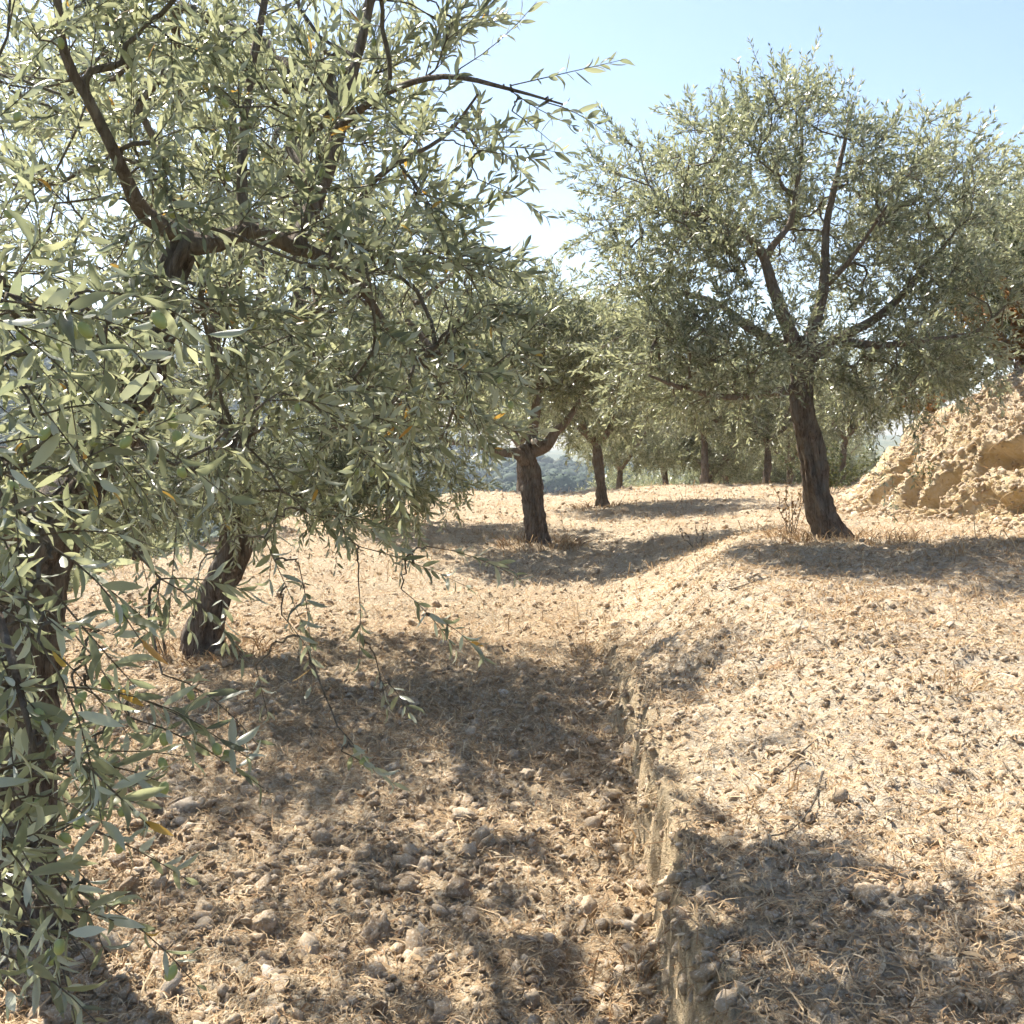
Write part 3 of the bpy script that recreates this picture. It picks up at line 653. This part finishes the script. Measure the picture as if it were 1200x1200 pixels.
# two plain kinds for the trees farther off and below the terrace edge
def generic(name, label, base, seed, lean, h=1.2, rr=1.7, n=330):
    b = np.asarray(base, float); r = np.random.default_rng(seed)
    top = b + np.array([lean, .05, h]); limbs = [([b - [0, 0, .15], b + [lean * .2, 0, h * .35], b + [lean * .6, .02, h * .7], top], [.125, .105, .095, .08])]
    for k in range(5):
        a = k * 1.256 + r.uniform(-.3, .3); e = np.array([math.cos(a), math.sin(a), 0]); l = rr * r.uniform(.6, .85)
        limbs.append(([top - [0, 0, .1], top + e * l * .35 + [0, 0, .35], top + e * l * .7 + [0, 0, .85], top + e * l + [0, 0, 1.3]], [.08, .06, .04, .015]))
    c = top + [0, 0, 1.05]
    return build_tree('olive_tree', label, OLIVES, b, limbs, [(c, (rr, rr, 1.15), n, 2.0), (c + [0, 0, -.55], (rr * .95, rr * .95, .6), n // 3, 2.0)], seed,
                      leaf=(.07, .021), level=1, per_m=34, shoots_per_tip=5, shoot_len=(.2, .4), gap=.25, rscale=.7, flare=.4, yellow=0, trunk_sides=18, twig_sides=3)
pE = generic('olive_tree', 'olive tree with short dark trunk on the far rim behind the stubby pruned tree', ground(1.5, 17.2), 21, -.08, 1.15)
pF = generic('olive_tree', 'slim olive tree at the terrace edge seen left of the stubby pruned tree', ground(-1.72, 14.6), 22, .06, 1.35, 1.45, 260)
def place(src, x, y, rz, sc, label, z=None):
    o = copy_tree(src); g = ground(x, y)
    if z is not None: g[2] = z
    o.location = g; o.rotation_euler = (0, 0, rz); o.scale = (sc,) * 3; o['label'] = label; return o
place(pF, 4.55, 24.2, 1.1, 1.0, 'olive tree with leaning trunk at the far end, left of the upright one')
place(pE, 6.1, 24.6, 2.4, 1.05, 'olive tree with upright trunk at the far end of the terrace close to the bank')
place(pE, 5.7, 29.5, 4.0, 1.0, 'small olive tree glimpsed between the two trunks at the far end of the terrace')
place(pF, 8.4, 31, .4, 1.2, 'olive tree rising behind the far end of the earth bank')
place(pE, 2.9, 27.5, 5.2, .95, 'olive tree low behind the far rim, its crown over the valley')
place(pF, .2, 24.0, 3.3, .95, 'olive tree just below the far rim between pruned tree and slim tree')
for k, (x_, y_, r_, s_, lab_) in enumerate([(3.9, 33, .3, 1.1, 'olive tree standing behind the left tree of the far end'), (7.4, 35, 1.9, 1.2, 'olive tree in the row behind the upright far tree'), (10.6, 37, 3.1, 1.25, 'olive tree in the far row beyond the bank end'),
        (7.2, 22.3, 4.6, .8, 'low olive tree at the foot of the far bank, its boughs near the ground'), (12.5, 42, 2.5, 1.3, 'last olive tree seen over the far bank'), (5.6, 37, 5.5, 1.45, 'broad olive tree of the last row behind the far end, left one'), (9.0, 38.5, .9, 1.45, 'broad olive tree of the last row behind the far end, right one'), (4.6, 30.5, 2.2, 1.15, 'olive tree on the falling ground right behind the far rim')]):
    place((pE, pF)[k % 2], x_, y_, r_, s_, lab_)
place(pE, -4.9, 13.5, 1.0, .95, 'silvery olive tree below the terrace edge behind the twisted trunk')
place(pF, -6.3, 11.2, 2.2, .9, 'silvery olive tree below the terrace edge at the left border')
place(pE, -7.2, 17.5, 4.4, 1.1, 'olive tree farther down the slope between the two left trunks')
place(pF, -4.3, 20, 5.1, 1.0, 'olive tree down the slope, its top level with the slim tree')
place(pE, -9.5, 24, .7, 1.1, 'olive tree far down the slope behind the left trunks')
place(pE, 6.5, 12.3, 3.0, .85, 'olive tree on top of the earth bank at the right border', bank_z(6.5, 12.3) - .55)
place(pF, 8.6, 17.5, 1.7, .95, 'olive tree on the bank behind the large right tree', bank_z(8.6, 17.5) - .1)

# ------------------------------------------------------------------ stones and clods
def rocks(kind):
    out = []
    t = (1 + 5 ** .5) / 2
    V = unit(np.array([(-1, t, 0), (1, t, 0), (-1, -t, 0), (1, -t, 0), (0, -1, t), (0, 1, t), (0, -1, -t), (0, 1, -t), (t, 0, -1), (t, 0, 1), (-t, 0, -1), (-t, 0, 1)]))
    F = np.array([(0, 11, 5), (0, 5, 1), (0, 1, 7), (0, 7, 10), (0, 10, 11), (1, 5, 9), (5, 11, 4), (11, 10, 2), (10, 7, 6), (7, 1, 8), (3, 9, 4), (3, 4, 2), (3, 2, 6), (3, 6, 8), (3, 8, 9), (4, 9, 5), (2, 4, 11), (6, 2, 10), (8, 6, 7), (9, 8, 1)])
    for _ in range(kind):
        mid = {}; V = list(map(tuple, V)); G = []
        def m(a, b):
            k = (min(a, b), max(a, b))
            if k not in mid: mid[k] = len(V); V.append(tuple(unit(np.array(V[a]) + np.array(V[b]))))
            return mid[k]
        for a, b, c in F: ab, bc, ca = m(a, b), m(b, c), m(c, a); G += [(a, ab, ca), (b, bc, ab), (c, ca, bc), (ab, bc, ca)]
        V = np.array(V); F = np.array(G)
    return np.asarray(V, float), F
def rock_shape(sub, seed, rough):
    V, F = rocks(sub); r = np.random.default_rng(seed)
    f = 1 + np.clip(rough * (.55 * fbm(V[:, 0] * 1.7 + seed * 3.1, V[:, 1] * 1.7, V[:, 2] * 1.7, seed, 2, .5) + .35 * vnoise(V[:, 0] * 4.3, V[:, 1] * 4.3 + seed, V[:, 2] * 4.3, seed + 3)), -.4, .4)
    V = V * f[:, None] * np.array([1, r.uniform(.7, 1), r.uniform(.5, .8)])
    for _ in range(3):                                                         # flat broken sides
        n = unit(r.normal(size=3)); lim = r.uniform(.55, .8); d = V @ n; V = V - np.maximum(0, d - lim)[:, None] * n * .85
    return V, F
rg = np.random.default_rng(77)
def scatter(n, y0, y1, power=1.0, side=1.12):
    """positions spread evenly over what the camera sees: denser close by"""
    y = y0 * (y1 / y0) ** (rg.random(n) ** power); x = rg.uniform(-1, 1, n) * (.56 * y + .35) * side
    return x, y
BIG = [mesh_np('stone', *(lambda V, F: (V, [F]))(*rock_shape(2, 300 + k, .8 if k < 7 else .5)), M_STONE_O, None, False) for k in range(11)]
taken = 0
def zone(x, y):
    d = x - step_x(y)
    if d > -.02 and y < 8: return 'on the pale raised bank right of the cut' if y < 4.6 else 'on the bright crest below the large tree'
    if -.45 < d <= -.02 and y < 8: return 'in the gully at the foot of the cut'
    if y < 3.6: return 'in the dappled shade at the bottom border' if x > -.6 else 'beneath the hanging boughs at the bottom left'
    if y < 6: return 'in the broad patch of tree shade beside the cut' if x > -.9 else 'in front of the twisted trunk'
    return 'on the open terrace past the shade'
sx, sy = scatter(760, 2.2, 8.5, 1.0, 1.0)
zz = H(sx, sy)
for x, y, z in zip(sx, sy, zz):
    if taken >= 300: break
    px, py, f = project(np.array([[x, y, z]]))
    if not (-20 < px[0] < 1220 and py[0] < 1225) or abs(x - step_x(y)) < .06: continue
    right = x > step_x(y)
    size = float(rg.lognormal(math.log(.016 if right else .019), .42)); size = min(size, .055) * (1 + .05 * y)
    k = int(rg.integers(7, 11) if rg.random() < (.5 if right else .2) else rg.integers(0, 7))
    o = bpy.data.objects.new('stone' if k >= 7 else 'clod', BIG[k]); COL.objects.link(o)
    o.scale = (size * rg.uniform(.85, 1.3), size, size * rg.uniform(.8, 1.1)); o.rotation_euler = (rg.normal(0, .3), rg.normal(0, .3), rg.uniform(0, 6.28)); o.location = (x, y, z + size * .04)
    tv = float(rg.beta(1.4, 1.8)); o.color = (1, 1, 1, tv); tw_ = 'brown' if tv < .3 else 'tan' if tv < .62 else 'pale'
    zw = zone(x, y); sw = 'large' if size > .037 else 'medium' if size > .024 else 'small'
    lab = f"{sw} {tw_} {'smooth stone' if k >= 7 else 'rough crumbly clod'} lying {zw}"
    tag(o, lab, 'stone' if k >= 7 else 'clod', lab.replace(' lying', 's lying')); taken += 1
# crumbs too many to count
SM = [rock_shape(1, 400 + k, .7) for k in range(8)]; XS = [rock_shape(0, 500 + k, .35) for k in range(8)]
def rock_field(x, y, z, size, shapes, bag):
    for k, (V0, F0) in enumerate(shapes):
        s = np.arange(len(x)) % len(shapes) == k; n = int(s.sum())
        if not n: continue
        a = rg.uniform(0, 6.28, n); tl = rg.normal(0, .35, (n, 2)); ca, sa = np.cos(a), np.sin(a)
        R = np.zeros((n, 3, 3)); R[:, 0, 0] = ca; R[:, 0, 1] = -sa; R[:, 1, 0] = sa; R[:, 1, 1] = ca; R[:, 2, 2] = 1; R[:, 2, 0] = tl[:, 0]; R[:, 2, 1] = tl[:, 1]
        V = np.einsum('nij,vj->nvi', R, V0) * size[s][:, None, None] + np.stack([x[s], y[s], z[s] + size[s] * .2], -1)[:, None]
        b = (np.arange(n) * len(V0))[:, None, None]
        t = np.clip(rg.beta(1.6, 1.9, n), 0, 1); bag.add(V.reshape(-1, 3), [(F0[None] + b).reshape(-1, 3)], np.repeat(t, len(V0)))
bag = Bag()
x, y = scatter(22000, 1.3, 9, 1.1); kp = rg.random(len(x)) < .25 + 1.0 * sstep(-.35, .4, fbm(x * 1.1, y * 1.1, 0, 88, 3)); x, y = x[kp], y[kp]; s = np.minimum(rg.lognormal(math.log(.0108), .5, len(x)), .036) * (1 + .05 * y) * np.where(x > step_x(y), .62, 1.0); rock_field(x, y, H(x, y), s, SM, bag)
x, y = scatter(30000, 1.3, 26, .9); s = np.minimum(rg.lognormal(math.log(.0055), .45, len(x)), .02) * (1 + .11 * y); keep = x > edge_x(y); rock_field(x[keep], y[keep], H(x[keep], y[keep]), s[keep], XS, bag)
y = 1.6 * (8 / 1.6) ** rg.random(900); x = step_x(y) + rg.normal(-.10, .08, 900); rock_field(x, y, H(x, y), np.minimum(rg.lognormal(math.log(.010), .6, 900), .04), SM, bag)
# rubble sitting on the bank
iu = rg.integers(0, nu, 9000); iv = (rg.random(9000) ** 1.3 * 165).astype(int) + 3
rock_field(BX[iu, iv], BY[iu, iv], BZ[iu, iv], np.minimum(rg.lognormal(math.log(.016), .6, 9000), .09), XS, bag)
iu = rg.integers(40, 400, 9000); iv = (rg.random(9000) * 165).astype(int) + 3
rock_field(BX[iu, iv], BY[iu, iv], BZ[iu, iv], np.minimum(rg.lognormal(math.log(.012), .6, 9000), .05), XS, bag)
obj('gravel', bag.mesh('gravel', M_STONE), label='pale crumbs of earth and gravel strewn over the terrace', cat='gravel', kind='stuff')

# ------------------------------------------------------------------ straw and dry growth
def straw(n, y0, y1, power, lmin, lmax, wd, bag, tilt=.22, mask=None):
    x, y = scatter(n, y0, y1, power)
    if mask is not None: k = mask(x, y); x, y = x[k], y[k]
    n = len(x); z = H(x, y) + rg.uniform(.002, .02, n)
    a = rg.uniform(0, 6.28, n); L = rg.uniform(lmin, lmax, n) * (1 + .03 * y); e = rg.normal(0, tilt, n)
    D = np.stack([np.cos(a), np.sin(a), e], -1); Nn = unit(np.stack([-np.sin(a), np.cos(a), rg.normal(0, .5, n)], -1))
    P = np.stack([x, y, z], -1); w_ = wd * rg.uniform(.6, 1.4, n) * (1 + .09 * y)
    bend = rg.normal(0, .07, n) * L
    p0 = P - D * L[:, None] / 2; p2 = P + D * L[:, None] / 2; p1 = P + Nn * bend[:, None] + np.array([0, 0, .006])
    hw = Nn * (w_ / 2)[:, None]; up = np.stack([0 * x, 0 * x, w_ * .5], -1)
    V = np.stack([p0 - hw, p0 + hw, p1 - hw + up, p1 + hw + up, p2], 1)
    b = (np.arange(n) * 5)[:, None]
    bag.add(V.reshape(-1, 3), [b + np.array([[0, 1, 3, 2]]), b + np.array([[2, 3, 4]])], np.repeat(rg.beta(2, 2, n), 5))
bag = Bag()
nb = lambda x, y: x > edge_x(y) - .5
straw(85000, 1.2, 9, 1.0, .012, .06, .0022, bag, .30, nb)
straw(3600, 1.2, 7, 1.1, .07, .17, .0024, bag, .30, nb)
straw(60000, 4.5, 27, 1.0, .03, .10, .003, bag, .6, nb)
straw(9000, 6, 25, 1.0, .05, .12, .004, bag, 1.1, lambda x, y: nb(x, y) & (fbm(x * .8, y * .8, 0, 95, 3) > .1))
iu = rg.integers(20, 470, 7000); iv = (rg.random(7000) ** .8 * 200).astype(int) + 3; n = 7000
P = np.stack([BX[iu, iv], BY[iu, iv], BZ[iu, iv] + .01], -1); D = unit(rg.normal(size=(n, 3)) + [-.4, 0, .3]); L = rg.uniform(.05, .16, n)[:, None]; sd_ = unit(np.cross(D, rg.normal(size=(n, 3)))) * .0035
V = np.stack([P - sd_, P + sd_, P + D * L * .5 + sd_, P + D * L * .5 - sd_, P + D * L - np.array([0, 0, .2]) * L], 1); b_ = (np.arange(n) * 5)[:, None]
bag.add(V.reshape(-1, 3), [b_ + np.array([[0, 1, 2, 3]]), b_ + np.array([[3, 2, 4]])], np.repeat(rg.beta(2, 2, n), 5))
x, y = scatter(2600, 1.3, 8, 1.0); n = len(x); a = rg.uniform(0, 6.28, n); A = unit(np.stack([np.cos(a), np.sin(a), rg.normal(0, .25, n)], -1)); N = unit(np.stack([rg.normal(0, .5, n), rg.normal(0, .5, n), np.ones(n)], -1)); N = unit(N - A * np.sum(A * N, 1)[:, None])
V, F = expand(leaf_template(2), np.stack([x, y, H(x, y) + .012], -1), None, A, N, rg.uniform(.03, .055, n), rg.uniform(.008, .013, n)); bag.add(V, F, np.repeat(rg.random(n) ** 1.5, 6))
obj('straw_litter', bag.mesh('straw_litter', M_STRAW), label='dry cut straw scattered over the earth of the terrace', cat='straw', kind='stuff')

def tuft(label, cx, cy, r, n, h, mat=M_STRAW, name='dry_grass_tuft', ring=0.0, zc=None, spread=.5):
    n = int(n * .6); h = h * .75
    a = rg.uniform(0, 6.28, n); rr = ring + (r - ring) * np.sqrt(rg.random(n)); x = cx + rr * np.cos(a); y = cy + rr * np.sin(a)
    z = H(x, y) if zc is None else np.full(n, zc)
    D = unit(np.stack([rg.normal(0, spread, n) + .4 * np.cos(a), rg.normal(0, spread, n) + .4 * np.sin(a), np.full(n, 1.0)], -1)); L = h * rg.uniform(.4, 1.1, n)
    sd = unit(np.cross(D, rg.normal(size=(n, 3)))); w_ = .0022 * (1 + .1 * cy)
    P = np.stack([x, y, z - .01], -1); p1 = P + D * (L * .55)[:, None]; p2 = P + D * L[:, None] + unit(D * [1, 1, 0]) * (L * .25)[:, None] - np.array([0, 0, .1]) * L[:, None]
    V = np.stack([P - sd * w_, P + sd * w_, p1 - sd * w_, p1 + sd * w_, p2], 1) - np.array([cx, cy, 0 if zc is None else 0])
    b = (np.arange(n) * 5)[:, None]; bg_ = Bag(); bg_.add(V.reshape(-1, 3), [b + np.array([[0, 1, 3, 2]]), b + np.array([[2, 3, 4]])], np.repeat(rg.beta(2, 2, n), 5))
    return obj(name, bg_.mesh(name, mat), None, label, 'dry grass', loc=(cx, cy, 0))
tuft('brown dry grass ringing the foot of the large right tree', 2.66, 8.25, .62, 520, .22, M_DRY, ring=.2)
tuft('brown dry grass ringing the foot of the stubby pruned tree', .36, 12.1, .5, 360, .26, M_DRY, ring=.15)
tuft('reddish dry grass at the foot of the twisted leaning trunk', -2.05, 6.8, .42, 380, .18, M_DRY, ring=.14)
tuft('dry grass at the foot of the tree on the far rim', 1.5, 17.1, .5, 220, .22, M_DRY, ring=.12)
tuft('dry grass below the trunk at the left border', -1.45, 2.95, .45, 320, .16, M_DRY, ring=.12)
tuft('dry grass at the foot of the slim tree', -1.72, 14.5, .5, 160, .25, M_DRY, ring=.1)
tuft('dry grass at the foot of the upright far tree close to the bank', 6.1, 24.4, .8, 200, .35, M_DRY, ring=.12)
for (lab, cx, cy, r, n, h) in [('sparse straw tuft in the gully beside the cut, halfway along', .40, 3.7, .10, 60, .14), ('straw tuft in the gully at the bottom of the picture', .33, 2.75, .13, 90, .15), ('straw tuft on the lip of the cut', .82, 3.2, .12, 70, .13),
                               ('straw tuft on the raised bank at the right border', 1.75, 4.0, .15, 80, .15), ('rusty straw patch on the slope where the cut fades out', .95, 6.2, .3, 120, .07), ('straw tuft on the bright crest below the large tree', 1.9, 5.6, .2, 90, .10),
                               ('fine straw tuft where the cut meets the terrace', .56, 6.9, .15, 80, .12)]:
    tuft(lab, cx, cy, r, n, h)

# little sapling with round leaves beside the twisted trunk, and dry weeds
def weed(name, label, x, y, h, stems, leafy, mat, seed, leaf_s=.03, zb=None, spread=.12, cat='plant'):
    r = np.random.default_rng(seed); g = ground(x, y); g[2] = g[2] if zb is None else zb
    root = bpy.data.objects.new(name, None); COL.objects.link(root); root.location = g; root.empty_display_size = .1; tag(root, label, cat)
    k = 7; C = np.zeros((stems, k, 3))
    for s_ in range(stems):
        b = r.normal(0, .03, 3) * [1, 1, 0]; tp = r.normal(0, spread, 3) * [1, 1, 0] + [0, 0, h * r.uniform(.55, 1.05)]
        t = np.linspace(0, 1, k)[:, None]; C[s_] = b + tp * t + r.normal(0, .012, (k, 3)) * np.sin(t * 3.1)
    V, F = thin_tubes(C, .0045, .0018, 5); obj('stems', mesh_np('stems', V, F, M_TWIG, None, True), root, kind='stuff')
    n = leafy * stems; si = r.integers(0, stems, n); ti = r.uniform(.3, 1, n) * (k - 1); i0 = np.minimum(ti.astype(int), k - 2); f = (ti - i0)[:, None]
    P = C[si, i0] * (1 - f) + C[si, i0 + 1] * f; A = unit(r.normal(size=(n, 3)) + [0, 0, .2]); N = r.normal(size=(n, 3)) + [0, 0, .6]; N = unit(N - A * np.sum(A * N, 1)[:, None]); ln = leaf_s * r.uniform(.6, 1.2, n)
    V, F = expand(leaf_template(2), P, None, A, N, ln, ln * .75); obj('leaves', mesh_np('leaves', V, F, mat, {'tint': np.repeat(r.random(n), 6)}), root, kind='stuff')
weed('sapling', 'thin sapling with a few round green leaves beside the twisted leaning trunk', -2.32, 6.75, .75, 6, 9, M_WEED, 61, .04)
weed('dry_weed', 'brown dry weed standing left of the large right trunk', 2.32, 8.5, .55, 7, 22, M_DRY, 62, .03)
weed('dry_weed', 'short dry weed on the ground between the pruned tree and the large tree', 1.9, 10.4, .3, 5, 14, M_DRY, 63, .025)
weed('shrub', 'brownish shrub on top of the earth bank at the right border', 5.75, 11.6, 1.1, 34, 130, M_RUST, 64, .06, bank_z(5.75, 11.6) - .1, .45, 'shrub')
weed('shrub', 'dry shrub on the bank above its hollows behind the large trunk', 5.6, 13.9, .8, 22, 50, M_RUST, 65, .055, bank_z(5.6, 13.9) - .1, .4, 'shrub')
weed('shrub', 'low green bush where the far bank meets the terrace', 5.6, 18.0, 1.0, 26, 60, M_WEED, 66, .06, bank_z(5.6, 18.0) - .05, .5, 'shrub')
weed('shrub', 'olive green bush spilling over the bank top at the right border', 6.3, 12.4, 1.5, 44, 200, M_WEED, 68, .075, bank_z(6.3, 12.4) - .1, .6, 'shrub')
weed('shrub', 'grey green bush on the bank top under the large tree crown', 6.2, 15.2, 1.3, 40, 180, M_WEED, 69, .075, bank_z(6.2, 15.2) - .1, .5, 'shrub')
weed('weed', 'small weed hanging on the lower edge of the earth bank', 4.55, 11.2, .35, 8, 18, M_WEED, 67, .03, bank_z(4.55, 11.2) - .03)

# fallen twigs
for k, (lab, pts) in enumerate([('thin bent twig lying in the shade on the raised bank', [(1.02, 3.28), (.92, 3.05), (.80, 2.86), (.72, 2.80)]), ('straight dry twig lying across the bank near the lip of the cut', [(.78, 3.25), (1.0, 3.5), (1.2, 3.78)]),
                                ('short stick on the pale bank at the right border', [(1.55, 3.05), (1.58, 3.22)]), ('dry stick on the stony crest', [(1.3, 6.0), (1.6, 6.2), (1.75, 6.35)])]):
    P, _ = resample(np.array([(a, b, float(H(a, b)) + .02) for a, b in pts]), .04); V, F = tube(P, np.linspace(.0042, .002, len(P)), 6, .1, k)
    obj('fallen_twig', mesh_np('fallen_twig', V - P[0], F, M_TWIG, None, True), None, lab, 'twig', loc=P[0])

# ------------------------------------------------------------------ wood on the hill across the valley
rf = np.random.default_rng(91); bag = Bag()
n = 4200; yf = rf.uniform(70, 420, n); xf = rf.uniform(-.50, .34, n) * yf
tt = edge_x(yf) - xf; k = (tt > 62); xf, yf = xf[k], yf[k]
zf = H(xf, yf, False); n = len(xf); rr = rf.uniform(1.5, 3.2, n) * (.75 + .5 * (vnoise(xf * .03, yf * .03, 0, 5) > 0))
C0, CF = rocks(1)
for q in range(6):
    s = np.arange(n) % 6 == q; m = int(s.sum()); Vd = C0 * (1 + .38 * fbm(C0[:, 0] * 1.4 + q * 5, C0[:, 1] * 1.4, C0[:, 2] * 1.4, q, 3))[:, None] * [1, 1, .85]
    V = Vd[None] * rr[s][:, None, None] * .86 + np.stack([xf[s], yf[s], zf[s] + rr[s] * .65], -1)[:, None]
    tn = np.clip(rf.beta(1.5, 2.2, m) + .25 * vnoise(xf[s] * .05, yf[s] * .05, 0, 8), 0, 1)
    b = (np.arange(m) * len(C0))[:, None, None]; bag.add(V.reshape(-1, 3), [(CF[None] + b).reshape(-1, 3)], np.repeat(tn, len(C0)))
    # leaf clumps that break the outlines
    nc = 120; d = unit(rf.normal(size=(m, nc, 3))); d[:, :, 2] = np.abs(d[:, :, 2]) * .9 - .1
    P = (np.stack([xf[s], yf[s], zf[s] + rr[s] * .65], -1)[:, None] + d * rr[s][:, None, None] * (.75 + .4 * rf.random((m, nc, 1)) ** .7)).reshape(-1, 3)
    A = unit(rf.normal(size=P.shape)); N = unit(np.cross(A, rf.normal(size=P.shape))); ln = np.repeat(rr[s], nc) * rf.uniform(.12, .26, len(P))
    Vc, Fc = expand(leaf_template(1), P, None, A, N, ln, ln * .8); bag.add(Vc, Fc, np.repeat(np.clip(np.repeat(tn, nc) + rf.normal(0, .2, len(P)), 0, 1), 4))
obj('far_wood', bag.mesh('far_wood', M_FAR), label='dense wood covering the hill across the valley', cat='wood', kind='stuff')

# ------------------------------------------------------------------ air
hb = bpy.data.meshes.new('haze'); x0, x1, y0, y1, z0, z1 = -640, 640, -80, 940, -60, 90
hv = [(a, b, c) for a in (x0, x1) for b in (y0, y1) for c in (z0, z1)]
hb.from_pydata(hv, [], [(0, 1, 3, 2), (4, 6, 7, 5), (0, 4, 5, 1), (2, 3, 7, 6), (0, 2, 6, 4), (1, 5, 7, 3)])
mh = bpy.data.materials.new('haze'); mh.use_nodes = True; t = mh.node_tree; t.nodes.remove(t.nodes['Principled BSDF'])
pv = t.nodes.new('ShaderNodeVolumePrincipled'); pv.inputs['Color'].default_value = (.78, .88, 1.0, 1); pv.inputs['Density'].default_value = .0005; pv.inputs['Anisotropy'].default_value = .25
t.links.new(pv.outputs[0], t.nodes['Material Output'].inputs['Volume']); hb.materials.append(mh)
obj('haze', hb, label='thin bluish summer haze over the valley', cat='haze', kind='stuff')
